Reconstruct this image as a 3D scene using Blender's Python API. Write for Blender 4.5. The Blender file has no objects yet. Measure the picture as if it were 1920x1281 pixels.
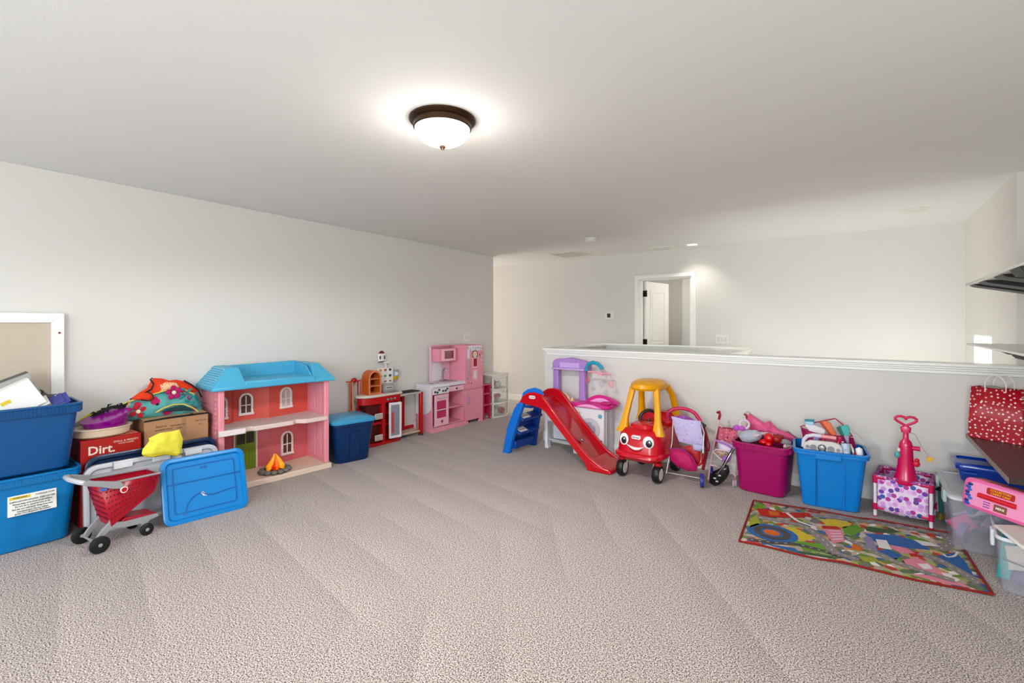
import bpy, bmesh, math, random
from mathutils import Vector, Matrix, noise
random.seed(7)
R = math.radians
SC = bpy.context.scene
COL = SC.collection

# ---------------------------------------------------------------- camera, world, lights, exposure
cam = bpy.data.cameras.new('camera')
cam.sensor_width = 36; cam.lens = 36 * 870 / 1920
cam.shift_y = -34.5 / 1920
cam.clip_start = .05
co = bpy.data.objects.new('camera', cam); COL.objects.link(co)
co.location = (0, 0, 1.382); co.rotation_euler = (R(90), 0, R(36.9))
SC.camera = co
SC.view_settings.view_transform = 'Standard'
SC.view_settings.look = 'None'
SC.view_settings.gamma = 1
SC.view_settings.use_curve_mapping = False
SC.view_settings.exposure = 0.52
SC.cycles.use_denoising = True
SC.cycles.diffuse_bounces = 6
SC.cycles.sample_clamp_indirect = 8
w = bpy.data.worlds.new('world'); SC.world = w; w.use_nodes = True
wn = w.node_tree.nodes; wl = w.node_tree.links
sky = wn.new('ShaderNodeTexSky'); sky.sky_type = 'HOSEK_WILKIE'; sky.turbidity = 4
wl.new(sky.outputs[0], wn['Background'].inputs[0]); wn['Background'].inputs[1].default_value = 1.2

def area(name, loc, rot, sx, sy, power, col=(1, 1, 1)):
    l = bpy.data.lights.new(name, 'AREA'); l.shape = 'RECTANGLE'; l.size = sx; l.size_y = sy
    l.energy = power; l.color = col
    o = bpy.data.objects.new(name, l); COL.objects.link(o); o.location = loc; o.rotation_euler = rot
    return o
def point(name, loc, power, rad, col):
    l = bpy.data.lights.new(name, 'POINT'); l.energy = power; l.shadow_soft_size = rad; l.color = col
    o = bpy.data.objects.new(name, l); COL.objects.link(o); o.location = loc
    return o
DAY = (.87, .955, .985)
area('window_daylight', (-2.6, -2.1, 1.45), (R(74), 0, 0), 2.6, 1.5, 40, DAY)      # light through the back windows
area('window_daylight', (0.2, -2.1, 1.45), (R(80), 0, R(16)), 1.4, 1.5, 92, DAY)
area('hall_window_daylight', (-8.7, 6.2, 1.5), (R(90), 0, R(-90)), 1.0, 1.4, 85, (1, .96, .90))
area('foyer_window_daylight', (-.1, 4.85, -.9), (R(100), 0, 0), 1.6, 1.8, 36, (.92, .96, 1.0))
point('bedroom_fill', (-3.22, 8.0, 1.9), 6, .1, (1, .97, .93)); point('bedroom_fill', (-1.6, 7.35, 1.9), 8, .1, (1, .97, .93))  # two unseen fill lights added to brighten the room behind the door
sl = bpy.data.lights.new('sun', 'SUN'); sl.energy = 9; sl.angle = R(.25); sl.color = (1, .95, .85)
so = bpy.data.objects.new('sun', sl); COL.objects.link(so)
so.rotation_euler = Vector((-9.9, .41, .80)).to_track_quat('Z', 'Y').to_euler()

# ---------------------------------------------------------------- materials
def lin(c):
    if isinstance(c, str): c = [int(c[i:i+2], 16) / 255 for i in (0, 2, 4)]
    return tuple((v / 12.92 if v <= .04045 else ((v + .055) / 1.055) ** 2.4) for v in c) + (1,)
MATS = {}
def rich(c):
    """moulded toy colours: deeper and more saturated than the averaged swatch"""
    import colorsys
    if isinstance(c, str): c = [int(c[i:i+2], 16) / 255 for i in (0, 2, 4)]
    h, s, v = colorsys.rgb_to_hsv(*c)
    if s > .22: k = min(1, (s - .22) / .3); s = min(1, s * (1 + .14 * k)); v = v * (1 - .07 * k)
    else: v *= .965
    return colorsys.hsv_to_rgb(h, s, v)
def mat(name, col, rough=.4, vary=.06, scale=9, bump=0, bscale=120, metal=0, emit=0, trans=0, spec=.5, ior=1.45, coat=0, alpha=1, sheen=0):
    if name in MATS: return MATS[name]
    m = bpy.data.materials.new(name); m.use_nodes = True; MATS[name] = m
    N = m.node_tree.nodes; L = m.node_tree.links; b = N['Principled BSDF']
    c = lin(col) if name in ('wall_paint', 'ceiling_paint', 'white_trim_paint') else lin(rich(col))
    tc = N.new('ShaderNodeTexCoord'); nz = N.new('ShaderNodeTexNoise'); nz.inputs['Scale'].default_value = scale
    nz.inputs['Detail'].default_value = 3
    L.new(tc.outputs['Object'], nz.inputs['Vector'])
    mx = N.new('ShaderNodeMix'); mx.data_type = 'RGBA'
    mx.inputs['A'].default_value = tuple(v * (1 - vary) for v in c[:3]) + (1,)
    mx.inputs['B'].default_value = tuple(min(1, v * (1 + vary)) for v in c[:3]) + (1,)
    L.new(nz.outputs['Fac'], mx.inputs['Factor']); L.new(mx.outputs['Result'], b.inputs['Base Color'])
    b.inputs['Roughness'].default_value = rough; b.inputs['Metallic'].default_value = metal
    b.inputs['Specular IOR Level'].default_value = spec; b.inputs['IOR'].default_value = ior
    b.inputs['Coat Weight'].default_value = coat; b.inputs['Alpha'].default_value = alpha
    b.inputs['Transmission Weight'].default_value = trans
    if sheen: b.inputs['Sheen Weight'].default_value = sheen
    if emit:
        b.inputs['Emission Color'].default_value = c; b.inputs['Emission Strength'].default_value = emit
    if bump:
        n2 = N.new('ShaderNodeTexNoise'); n2.inputs['Scale'].default_value = bscale; n2.inputs['Detail'].default_value = 4
        L.new(tc.outputs['Object'], n2.inputs['Vector'])
        bp = N.new('ShaderNodeBump'); bp.inputs['Strength'].default_value = bump; bp.inputs['Distance'].default_value = .004
        L.new(n2.outputs['Fac'], bp.inputs['Height']); L.new(bp.outputs['Normal'], b.inputs['Normal'])
    return m
def patmat(name, base, cols, scale=30, thr=.35, rough=.8, mode='dots', plane=None):
    """voronoi print: cells of the given colours on a base colour"""
    if name in MATS: return MATS[name]
    m = bpy.data.materials.new(name); m.use_nodes = True; MATS[name] = m
    N = m.node_tree.nodes; L = m.node_tree.links; b = N['Principled BSDF']; b.inputs['Roughness'].default_value = rough
    tc = N.new('ShaderNodeTexCoord'); v = N.new('ShaderNodeTexVoronoi'); v.inputs['Scale'].default_value = scale
    if plane:
        v.voronoi_dimensions = '2D'; sx = N.new('ShaderNodeSeparateXYZ'); cx = N.new('ShaderNodeCombineXYZ')
        L.new(tc.outputs['Object'], sx.inputs[0]); L.new(sx.outputs[plane[0]], cx.inputs[0]); L.new(sx.outputs[plane[1]], cx.inputs[1]); L.new(cx.outputs[0], v.inputs['Vector'])
    else: L.new(tc.outputs['Object'], v.inputs['Vector'])
    if mode == 'dots': v.inputs['Randomness'].default_value = .75
    sep = N.new('ShaderNodeSeparateColor'); L.new(v.outputs['Color'], sep.inputs[0])
    rp = N.new('ShaderNodeValToRGB'); rp.color_ramp.interpolation = 'CONSTANT'
    e = rp.color_ramp.elements
    while len(e) < len(cols): e.new(.5)
    for i, c in enumerate(cols): e[i].position = i / len(cols); e[i].color = lin(rich(c))
    L.new(sep.outputs[0], rp.inputs[0])
    lt = N.new('ShaderNodeMath'); lt.operation = 'LESS_THAN'; lt.inputs[1].default_value = thr
    L.new(v.outputs['Distance'], lt.inputs[0])
    mx = N.new('ShaderNodeMix'); mx.data_type = 'RGBA'; mx.inputs['A'].default_value = lin(rich(base))
    L.new(lt.outputs[0], mx.inputs['Factor']); L.new(rp.outputs[0], mx.inputs['B'])
    L.new(mx.outputs['Result'], b.inputs['Base Color'])
    return m
def P(name, col, rough=.32, **k): return mat(name, col, rough, vary=.04, **k)      # moulded plastic
def clear(name, col='E8EEF2', alpha=.32):
    m = mat(name, col, .25, alpha=alpha); return m

# ---------------------------------------------------------------- mesh helpers
def rrect(w, d, r, n=4, cx=0, cy=0):
    r = min(r, w / 2 - 1e-4, d / 2 - 1e-4); pts = []
    for sx, sy, a0 in ((1, 1, 0), (-1, 1, 90), (-1, -1, 180), (1, -1, 270)):
        for i in range(n + 1):
            a = R(a0 + 90 * i / n)
            pts.append((cx + sx * (w / 2 - r) + r * math.cos(a), cy + sy * (d / 2 - r) + r * math.sin(a)))
    return pts
class MB:
    def __init__(s): s.bm = bmesh.new()
    def face(s, vs):
        try: return s.bm.faces.new(vs)
        except ValueError: return None
    def loft(s, rings, cap0=True, cap1=True, closed=True):
        V = [[s.bm.verts.new(p) for p in r] for r in rings]
        n = len(V[0])
        for a, b in zip(V, V[1:]):
            for i in range(n if closed else n - 1):
                j = (i + 1) % n
                s.face((a[i], a[j], b[j], b[i]))
        if cap0: s.face(V[0][::-1])
        if cap1: s.face(V[-1])
        return s
    def box(s, x0, x1, y0, y1, z0, z1, M=None):
        pts = [Vector((x, y, z)) for z in (z0, z1) for x, y in ((x0, y0), (x1, y0), (x1, y1), (x0, y1))]
        if M is not None: pts = [M @ p for p in pts]
        v = [s.bm.verts.new(p) for p in pts]
        for f in ((3, 2, 1, 0), (4, 5, 6, 7), (0, 1, 5, 4), (1, 2, 6, 5), (2, 3, 7, 6), (3, 0, 4, 7)):
            s.face([v[i] for i in f])
        return s
    def cbox(s, c, d, rot=(0, 0, 0)):
        from mathutils import Euler
        M = Matrix.Translation(c) @ Euler([R(a) for a in rot]).to_matrix().to_4x4()
        return s.box(-d[0]/2, d[0]/2, -d[1]/2, d[1]/2, -d[2]/2, d[2]/2, M)
    def tube(s, pts, r, seg=8, closed=False, sx=1.0, sm=0):
        pts = [Vector(p) for p in pts]; n = len(pts); rs = r if isinstance(r, (list, tuple)) else [r] * n
        if sm:
            P, Q = [], []
            for i in range(n - 1):
                a, b, c, d = pts[max(i-1, 0)], pts[i], pts[i+1], pts[min(i+2, n-1)]
                for k in range(sm):
                    u = k / sm; P.append(.5 * (2*b + (c-a)*u + (2*a-5*b+4*c-d)*u*u + (3*b-a-3*c+d)*u**3)); Q.append(rs[i] + (rs[i+1]-rs[i]) * u)
            pts = P + [pts[-1]]; rs = Q + [rs[-1]]; n = len(pts)
        t = []
        for i in range(n):
            a = pts[(i - 1) % n] if (closed or i > 0) else pts[i]; b = pts[(i + 1) % n] if (closed or i < n - 1) else pts[i]
            t.append((b - a).normalized())
        up = Vector((0, 0, 1)) if abs(t[0].z) < .9 else Vector((1, 0, 0))
        nrm = (up - t[0] * up.dot(t[0])).normalized(); rings = []
        for i in range(n):
            nrm = (nrm - t[i] * nrm.dot(t[i]))
            nrm = nrm.normalized() if nrm.length > 1e-6 else Vector((0, 1, 0))
            bi = t[i].cross(nrm)
            rings.append([pts[i] + (nrm * math.cos(2*math.pi*k/seg) * sx + bi * math.sin(2*math.pi*k/seg)) * rs[i] for k in range(seg)])
        if closed: rings.append(rings[0]); return s.loft(rings, False, False)
        return s.loft(rings)
    def lathe(s, prof, c=(0, 0, 0), seg=20, axis='Z', sc=(1, 1)):
        rings = []
        for r, h in prof:
            ring = []
            for k in range(seg):
                a = 2 * math.pi * k / seg; x, y = max(r, 1e-4) * math.cos(a) * sc[0], max(r, 1e-4) * math.sin(a) * sc[1]
                ring.append({'Z': (x, y, h), 'Y': (x, h, y), 'X': (h, x, y)}[axis])
            rings.append([Vector(c) + Vector(p) for p in ring])
        return s.loft(rings)
    def ell(s, c, r, seg=14, rings=8, M=None):
        pr = []
        for i in range(rings + 1):
            a = math.pi * i / rings - math.pi / 2
            pr.append([Vector((math.cos(a) * math.cos(2*math.pi*k/seg) * r[0], math.cos(a) * math.sin(2*math.pi*k/seg) * r[1], math.sin(a) * r[2])) for k in range(seg)])
        pr = [[(Vector(c) + ((M @ p) if M is not None else p)) for p in q] for q in pr]
        return s.loft(pr)
    def prism(s, poly, a, b, plane='XZ'):
        f = {'XZ': lambda u, v, w: (u, w, v), 'XY': lambda u, v, w: (u, v, w), 'YZ': lambda u, v, w: (w, u, v)}[plane]
        return s.loft([[f(u, v, a) for u, v in poly], [f(u, v, b) for u, v in poly]])
    def frame(s, outer, inner, a, b, plane='XZ'):
        """ring-shaped slab between two outlines of equal point count"""
        f = {'XZ': lambda u, v, w: (u, w, v), 'XY': lambda u, v, w: (u, v, w), 'YZ': lambda u, v, w: (w, u, v)}[plane]
        V = [[s.bm.verts.new(f(u, v, w)) for u, v in p] for p, w in ((outer, a), (outer, b), (inner, b), (inner, a))]
        n = len(outer)
        for k in range(4):
            A, B = V[k], V[(k + 1) % 4]
            for i in range(n): s.face((A[i], A[(i+1) % n], B[(i+1) % n], B[i]))
        return s
    def puff(s, outline, mid, bulge, plane='YZ', rings=5, rough=.0, seed=0):
        """pillow-like body from a flat outline: plane coordinates (u,v), depth w"""
        f = {'XZ': lambda u, v, w: Vector((u, w, v)), 'YZ': lambda u, v, w: Vector((w, u, v)), 'XY': lambda u, v, w: Vector((u, v, w))}[plane]
        n = len(outline); cu = sum(p[0] for p in outline) / n; cv = sum(p[1] for p in outline) / n
        # densify
        O = []
        for i in range(n):
            a, b = outline[i], outline[(i + 1) % n]
            for k in range(3): O.append((a[0] + (b[0]-a[0]) * k / 3, a[1] + (b[1]-a[1]) * k / 3))
        def ring(t, sgn):
            k = 1 - t; w = bulge * math.sqrt(max(0, 1 - k ** 2.2))
            out = []
            for u, v in O:
                uu, vv = cu + (u - cu) * k, cv + (v - cv) * k
                nn = noise.noise(Vector((uu * 18 + seed, vv * 18, sgn * 2 + seed))) * rough * (1 if t > 0 else .2)
                out.append(f(uu, vv, mid + sgn * (w + nn)))
            return out
        ts = [i / rings * .97 for i in range(rings + 1)]
        s.loft([ring(t, 1) for t in reversed(ts)] + [ring(t, -1) for t in ts[1:]])
        return s
    def sheet(s, fn, nu, nv):
        V = [[s.bm.verts.new(fn(i / nu, j / nv)) for j in range(nv + 1)] for i in range(nu + 1)]
        for i in range(nu):
            for j in range(nv): s.face((V[i][j], V[i+1][j], V[i+1][j+1], V[i][j+1]))
        return s
    def arc(s, c, r, a0, a1, n, plane='XZ', w=0):
        out = []
        for i in range(n + 1):
            a = R(a0 + (a1 - a0) * i / n); u, v = c[0] + r * math.cos(a), c[1] + r * math.sin(a)
            out.append({'XZ': (u, w, v), 'YZ': (w, u, v), 'XY': (u, v, w)}[plane])
        return out

def mk(name, mb, m, parent=None, bev=0, sol=0, sub=0, smooth=True, flat=False, Mi=None, ang=38):
    me = bpy.data.meshes.new(name); bm = mb.bm
    if Mi is not None: bm.transform(Mi)
    bmesh.ops.recalc_face_normals(bm, faces=bm.faces[:])
    bm.to_mesh(me); bm.free()
    me.materials.append(m)
    if smooth and not flat:
        for p in me.polygons: p.use_smooth = True
        me.set_sharp_from_angle(angle=R(ang))
    o = bpy.data.objects.new(name, me); COL.objects.link(o)
    if parent is not None: o.parent = parent
    if sol: md = o.modifiers.new('s', 'SOLIDIFY'); md.thickness = sol; md.offset = 0
    if sub: md = o.modifiers.new('d', 'SUBSURF'); md.levels = sub; md.render_levels = sub
    if bev:
        md = o.modifiers.new('b', 'BEVEL'); md.width = bev; md.segments = 2; md.limit_method = 'ANGLE'; md.angle_limit = R(35)
        md.harden_normals = False
    return o
class T:
    """one thing: an Empty at its base with its parts as children"""
    def __init__(s, name, label, cat, loc, rotz=0, group=None):
        o = bpy.data.objects.new(name, None); COL.objects.link(o); s.o = o
        o.location = loc; o.rotation_euler = (0, 0, R(rotz)); o.empty_display_size = .1
        o['label'] = label; o['category'] = cat
        if group: o['group'] = group
        s.M = Matrix.Translation(loc) @ Matrix.Rotation(R(rotz), 4, 'Z'); s.Mi = s.M.inverted()
    def p(s, name, mb, m, label=None, par=None, wld=False, **k):
        o = mk(name, mb, m, par or s.o, Mi=s.Mi if wld else None, **k)
        if label: o['label'] = label
        return o
    def text(s, txt, size, m, M, par=None, name='lettering', ext=.0006, wld=False, sx=1.0, bold=False):
        cu = bpy.data.curves.new('t', 'FONT'); cu.body = txt; cu.size = size; cu.extrude = ext; cu.align_x = 'CENTER'; cu.align_y = 'CENTER'
        cu.offset = .02 * size if bold else 0; cu.resolution_u = 2
        to = bpy.data.objects.new('t', cu)
        me = bpy.data.meshes.new_from_object(to); bpy.data.objects.remove(to)
        me.name = name
        MM = M @ Matrix.Diagonal((sx, 1, 1, 1))
        me.transform((s.Mi @ MM) if wld else MM); me.materials.clear(); me.materials.append(m)
        o = bpy.data.objects.new(name, me); COL.objects.link(o); o.parent = par or s.o
        return o
def single(name, mb, m, label, cat, loc=(0, 0, 0), group=None, wld=True, **k):
    o = mk(name, mb, m, None, Mi=Matrix.Translation(loc).inverted() if wld else None, **k); o.location = loc
    o['label'] = label; o['category'] = cat
    if group: o['group'] = group
    return o
def struct(name, mb, m, parent=None, **k):
    o = mk(name, mb, m, parent, **k)
    if parent is None: o['kind'] = 'structure'
    return o
FACE = Matrix.Rotation(R(90), 4, 'X')            # text standing up, facing local -Y
def at(x, y, z): return Matrix.Translation((x, y, z))

# ---------------------------------------------------------------- surfaces of the room
wall_m = mat('wall_paint', 'D8D5D0', .75, vary=.012, scale=2, bump=.06, bscale=260)
ceil_m = mat('ceiling_paint', 'E3E2DF', .85, vary=.015, scale=1.5, bump=.1, bscale=200)
trim_m = mat('white_trim_paint', 'EDECE8', .35, vary=.01)
def carpet_mat():
    m = bpy.data.materials.new('carpet'); m.use_nodes = True; N = m.node_tree.nodes; L = m.node_tree.links; b = N['Principled BSDF']
    b.inputs['Roughness'].default_value = .95; b.inputs['Specular IOR Level'].default_value = .1; b.inputs['Sheen Weight'].default_value = .15
    tc = N.new('ShaderNodeTexCoord')
    n1 = N.new('ShaderNodeTexNoise'); n1.inputs['Scale'].default_value = 170; n1.inputs['Detail'].default_value = 1.5; n1.inputs['Roughness'].default_value = .75
    L.new(tc.outputs['Object'], n1.inputs['Vector'])
    r1 = N.new('ShaderNodeValToRGB'); e = r1.color_ramp.elements
    e[0].position = .38; e[0].color = lin('44352F'); e[1].position = .60; e[1].color = lin('EFE3DC')
    k = e.new(.44); k.color = lin('8E7D76'); k = e.new(.505); k.color = lin('BBACA6')
    L.new(n1.outputs['Fac'], r1.inputs[0])
    # vacuum strokes: long overlapping bands of pile lying one way or the other, in two directions
    def strokes(rot, sc, dist):
        mp = N.new('ShaderNodeMapping'); mp.inputs['Rotation'].default_value = (0, 0, R(rot + 90)); L.new(tc.outputs['Object'], mp.inputs[0])
        wv = N.new('ShaderNodeTexWave'); wv.wave_profile = 'SAW'; wv.inputs['Scale'].default_value = sc; wv.inputs['Distortion'].default_value = dist; wv.inputs['Detail'].default_value = 1; wv.inputs['Detail Scale'].default_value = .5
        L.new(mp.outputs[0], wv.inputs['Vector'])
        n = N.new('ShaderNodeTexNoise'); n.inputs['Scale'].default_value = 1.1; n.inputs['Detail'].default_value = 1; L.new(mp.outputs[0], n.inputs['Vector'])
        r = N.new('ShaderNodeMapRange'); r.inputs['From Min'].default_value = .38; r.inputs['From Max'].default_value = .56; L.new(n.outputs['Fac'], r.inputs[0])
        q = N.new('ShaderNodeMix'); q.inputs['A'].default_value = .5; L.new(r.outputs[0], q.inputs['Factor']); L.new(wv.outputs['Fac'], q.inputs['B']); return q
    sa, sb = strokes(9, .95, 1.3), strokes(52, .85, 1.5)
    n2 = N.new('ShaderNodeSeparateXYZ'); L.new(tc.outputs['Object'], n2.inputs[0])
    r3 = N.new('ShaderNodeMapRange'); r3.inputs['From Min'].default_value = -2.1; r3.inputs['From Max'].default_value = -1.5; L.new(n2.outputs['X'], r3.inputs[0])
    ms = N.new('ShaderNodeMix'); L.new(r3.outputs[0], ms.inputs['Factor']); L.new(sa.outputs['Result'], ms.inputs['A']); L.new(sb.outputs['Result'], ms.inputs['B'])
    r2 = N.new('ShaderNodeMapRange'); r2.inputs['To Min'].default_value = .72; r2.inputs['To Max'].default_value = .86; L.new(ms.outputs['Result'], r2.inputs[0])
    mx = N.new('ShaderNodeMix'); mx.data_type = 'RGBA'; mx.blend_type = 'MULTIPLY'; mx.inputs['Factor'].default_value = 1
    L.new(r1.outputs[0], mx.inputs['A']); L.new(r2.outputs[0], mx.inputs['B']); L.new(mx.outputs['Result'], b.inputs['Base Color'])
    bp = N.new('ShaderNodeBump'); bp.inputs['Strength'].default_value = .3; bp.inputs['Distance'].default_value = .005
    L.new(n1.outputs['Fac'], bp.inputs['Height']); L.new(bp.outputs['Normal'], b.inputs['Normal'])
    return m
carpet = carpet_mat()
def WX(y): return -4.47 - .0365 * (y - .4)       # face of the left wall
YE = 5.72                                        # its free end
# floor
m = MB()
m.box(-5.2, 1.2, -2.2, 4.66, -.12, 0); m.box(-9, -2.92, 4.66, 6.72, -.12, 0); m.box(-2.92, -1.1, 6.02, 6.72, -.12, 0)
struct('floor', m, carpet, smooth=False)
m = MB(); m.box(-3.4, -1.0, 6.84, 9.2, -.12, 0); struct('floor', m, carpet, smooth=False)
m = MB(); m.box(-3.1, 1.2, 4.6, 6.9, -2.8, -2.7); struct('floor', m, mat('foyer_floor', 'C9BFB2', .4), smooth=False)
# ceiling (one slab with the spare room behind the far wall)
m = MB(); m.box(-9, 1.3, -2.2, 9.2, 2.44, 2.54); struct('ceiling', m, ceil_m, smooth=False)
# left wall
m = MB(); m.prism([(WX(-2.2), -2.2), (WX(YE), YE), (WX(YE) - .13, YE), (WX(-2.2) - .13, -2.2)], 0, 2.44, 'XY'); struct('wall_left', m, wall_m, bev=.004)
m = MB(); m.box(-9, WX(YE) - .125, YE - .13, YE, 0, 2.44); struct('wall_hall', m, wall_m, smooth=False)
# wall at the hall's end with its window
m = MB(); m.box(-9.1, -9, 5.5, 5.78, 0, 2.44); m.box(-9.1, -9, 6.64, 6.8, 0, 2.44); m.box(-9.1, -9, 5.78, 6.64, 0, 1.2); m.box(-9.1, -9, 5.78, 6.64, 2.10, 2.44); m.box(-9.08, -9.02, 5.86, 5.89, 1.2, 2.10)
struct('wall_hall_end', m, wall_m, smooth=False)
m = MB(); m.box(-9.08, -9.02, 5.78, 6.64, 1.2, 1.24); m.box(-9.08, -9.02, 5.78, 6.64, 2.06, 2.10); f = struct('window_3', m, trim_m, smooth=False)
m = MB(); m.box(-9.052, -9.048, 5.78, 6.64, 1.24, 2.06); mk('pane', m, mat('window_glass', 'F4F8FA', .05, alpha=.08), f, smooth=False)
# far wall with the door opening
DX0, DX1, DH = -2.646, -1.893, 2.03
m = MB(); m.box(-9, DX0, 6.70, 6.82, 0, 2.44); m.box(DX1, 1.2, 6.70, 6.82, -2.7, 2.44); m.box(DX0, DX1, 6.70, 6.82, DH, 2.44); m.box(-3.1, DX1, 6.70, 6.82, -2.7, 0)
struct('wall_far', m, wall_m, smooth=False)
m = MB(); m.box(.875, 1.25, 4.72, 6.82, -2.7, 2.44); struct('wall_stair', m, wall_m, smooth=False)
m = MB(); m.box(1.1, 1.25, -2.2, 4.72, -2.7, 2.44); struct('wall_right', m, wall_m, smooth=False)
# back wall with two window openings (behind the camera)
m = MB(); B0, B1 = -2.3, -2.2
m.box(-4.6, -3.9, B0, B1, 0, 2.44); m.box(-1.3, -.5, B0, B1, 0, 2.44); m.box(.9, 1.25, B0, B1, 0, 2.44)
for a, b in ((-3.9, -1.3), (-.5, .9)): m.box(a, b, B0, B1, 0, .7); m.box(a, b, B0, B1, 2.2, 2.44)
struct('wall_back', m, wall_m, smooth=False)
for k, (a, b) in enumerate(((-3.9, -1.3), (-.5, .9))):
    m = MB()
    for x in (a, (a + b) / 2 - .025, b - .05): m.box(x, x + .05, B0 + .02, B1 - .02, .7, 2.2)
    for z in (.7, 1.43, 2.15): m.box(a, b, B0 + .025, B1 - .025, z, z + .05)
    f = struct('window_%d' % (k + 1), m, trim_m, smooth=False)
    for x0, x1 in ((a + .05, (a + b) / 2 - .025), ((a + b) / 2 + .025, b - .05)):
        for z0, z1 in ((.75, 1.43), (1.48, 2.15)): m = MB(); m.box(x0, x1, -2.252, -2.248, z0, z1); mk('pane', m, mat('window_glass', 'F4F8FA', .05, alpha=.08), f, smooth=False)
# half wall around the stairwell, with stepped white cap
m = MB(); m.box(-2.87, 1.1, 4.61, 4.72, -2.7, 1.03); struct('wall_half', m, wall_m, smooth=False)
m = MB(); m.box(-2.98, -2.87, 4.61, 6.10, -2.7, 1.03); struct('wall_half_left', m, wall_m, smooth=False)
m = MB(); m.box(-2.87, -1.05, 6.0, 6.10, -2.7, 1.03); struct('wall_half_rear', m, wall_m, smooth=False)
m = MB(); m.box(-1.15, -1.05, 4.72, 6.0, -2.7, 1.03); struct('wall_half_return', m, wall_m, smooth=False)
def cap(name, x0, x1, y0, y1):
    m = MB()
    for e, a, b in ((.05, 1.068, 1.09), (.036, 1.052, 1.068), (.024, 1.036, 1.052), (.012, 1.012, 1.036)):
        m.box(x0 - e, x1 + e, y0 - e, y1 + e, a, b)
    struct(name, m, trim_m, bev=.003)
cap('trim_1', -2.93, 1.05, 4.61, 4.72); cap('trim_2', -2.98, -2.87, 4.79, 5.93); cap('trim_3', -2.94, -1.09, 6.0, 6.10); cap('trim_4', -1.15, -1.05, 4.79, 5.93)
m = MB(); m.box(-2.885, 1.1, 4.596, 4.611, 0, .085); m.box(-2.88, 1.1, 4.600, 4.611, .085, .1); struct('baseboard_half_wall', m, trim_m, bev=.002)
m = MB(); m.box(-3.0, -2.98, 4.61, 6.1, 0, .1); struct('baseboard_half_wall_end', m, trim_m, bev=.002)
m = MB(); m.box(-9, DX0 - .06, 6.685, 6.7, 0, .1); struct('baseboard_far', m, trim_m, bev=.002)
m = MB(); m.prism([(WX(-2.2) + .001, -2.2), (WX(YE) + .001, YE), (WX(YE) + .014, YE), (WX(-2.2) + .014, -2.2)], 0, .1, 'XY'); struct('baseboard_left', m, trim_m, bev=.002)
m = MB(); m.box(1.086, 1.1, -2.2, 4.6, 0, .1); struct('baseboard_right', m, trim_m, bev=.002)
# doorway
m = MB()
for x0, x1 in ((DX0 - .062, DX0), (DX1, DX1 + .062)):
    m.box(x0, x1, 6.682, 6.70, 0, DH + .062); m.box(x0 + .012, x1 - .012, 6.672, 6.684, 0, DH + .05)
m.box(DX0 - .062, DX1 + .062, 6.683, 6.70, DH, DH + .062); m.box(DX0 - .05, DX1 + .05, 6.673, 6.684, DH + .012, DH + .05)
m.box(DX0 - .001, DX0 + .014, 6.70, 6.82, 0, DH); m.box(DX1 - .014, DX1 + .001, 6.70, 6.82, 0, DH); m.box(DX0, DX1, 6.70, 6.82, DH - .014, DH)
m.box(DX0 + .014, DX0 + .03, 6.735, 6.77, 0, DH); m.box(DX1 - .03, DX1 - .014, 6.735, 6.77, 0, DH)
struct('trim_5', m, trim_m, bev=.003)
leaf = MB(); LW = .70
leaf.box(0, LW, -.035, 0, .01, 2.01)
d = struct('door_1', leaf, trim_m, bev=.003)
d.location = (DX0 + .035, 6.80, 0); d.rotation_euler = (0, 0, R(81))
m = MB()
for z0, z1 in ((.2, .92), (1.05, 1.88)):
    m.frame([(.12, z0), (LW - .12, z0), (LW - .12, z1), (.12, z1)], [(.15, z0 + .03), (LW - .15, z0 + .03), (LW - .15, z1 - .03), (.15, z1 - .03)], -.035, -.043)
    m.box(.18, LW - .18, -.041, -.034, z0 + .06, z1 - .06)
mk('raised_panel', m, trim_m, d, bev=.004)
hb = mat('black_hinge', '16130F', .4, metal=.6)
for z in (1.05, 1.78):
    m = MB(); m.box(-.028, -.004, -.05, .004, z, z + .09); m.tube([(-.014, -.05, z - .004), (-.014, -.05, z + .094)], .008)
    mk('hinge', m, hb, d)
m = MB(); m.lathe([(0, 0), (.026, 0), (.026, .008), (.01, .012), (.01, .04), (.026, .05), (.028, .065), (.018, .078), (0, .08)], (LW - .06, -.035, .95), 14, 'Y', (1, 1))
for v in m.bm.verts: v.co.y = -.07 - v.co.y
mk('door_knob', m, hb, d)
# spare room behind the door
m = MB(); m.box(-3.5, -3.4, 6.82, 9.2, 0, 2.44); struct('wall_spare_left', m, wall_m, smooth=False)
m = MB(); m.box(-1.1, -1.0, 6.82, 9.2, 0, 2.44); struct('wall_spare_right', m, wall_m, smooth=False)
m = MB(); m.box(-3.5, -2.32, 9.1, 9.2, 0, 2.44); m.box(-2.38, -2.28, 7.9, 9.2, 0, 2.44); m.box(-2.28, -1.0, 7.9, 8.0, 0, 2.44); struct('wall_spare_far', m, wall_m, smooth=False)

# ---------------------------------------------------------------- fittings
white = P('white_plastic', 'EDEBE6', .35); offw = P('off_white_plastic', 'DDD9D0', .4)
bronze = mat('bronze', '4A3626', .35, metal=.85)
t = T('ceiling_light', 'round flush ceiling light with bronze ring and glowing white glass bowl', 'ceiling light', (-1.74, 1.715, 2.44))
m = MB(); m.lathe([(.172, 0), (.172, -.008), (.163, -.018), (.150, -.022), (.150, -.046), (.143, -.05), (.135, -.03), (.13, 0)], seg=48); t.p('ring', m, bronze)
m = MB(); m.lathe([(.142 * math.cos(R(a)), -.048 - .088 * math.sin(R(a))) for a in range(0, 91, 9)], seg=48)
t.p('glass_bowl', m, mat('lit_glass', 'FFF8EC', .4, emit=3.2))
m = MB(); m.lathe([(0, -.134), (.014, -.135), (.017, -.142), (.011, -.15), (.006, -.156), (0, -.157)], seg=14); t.p('finial', m, bronze)
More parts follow.
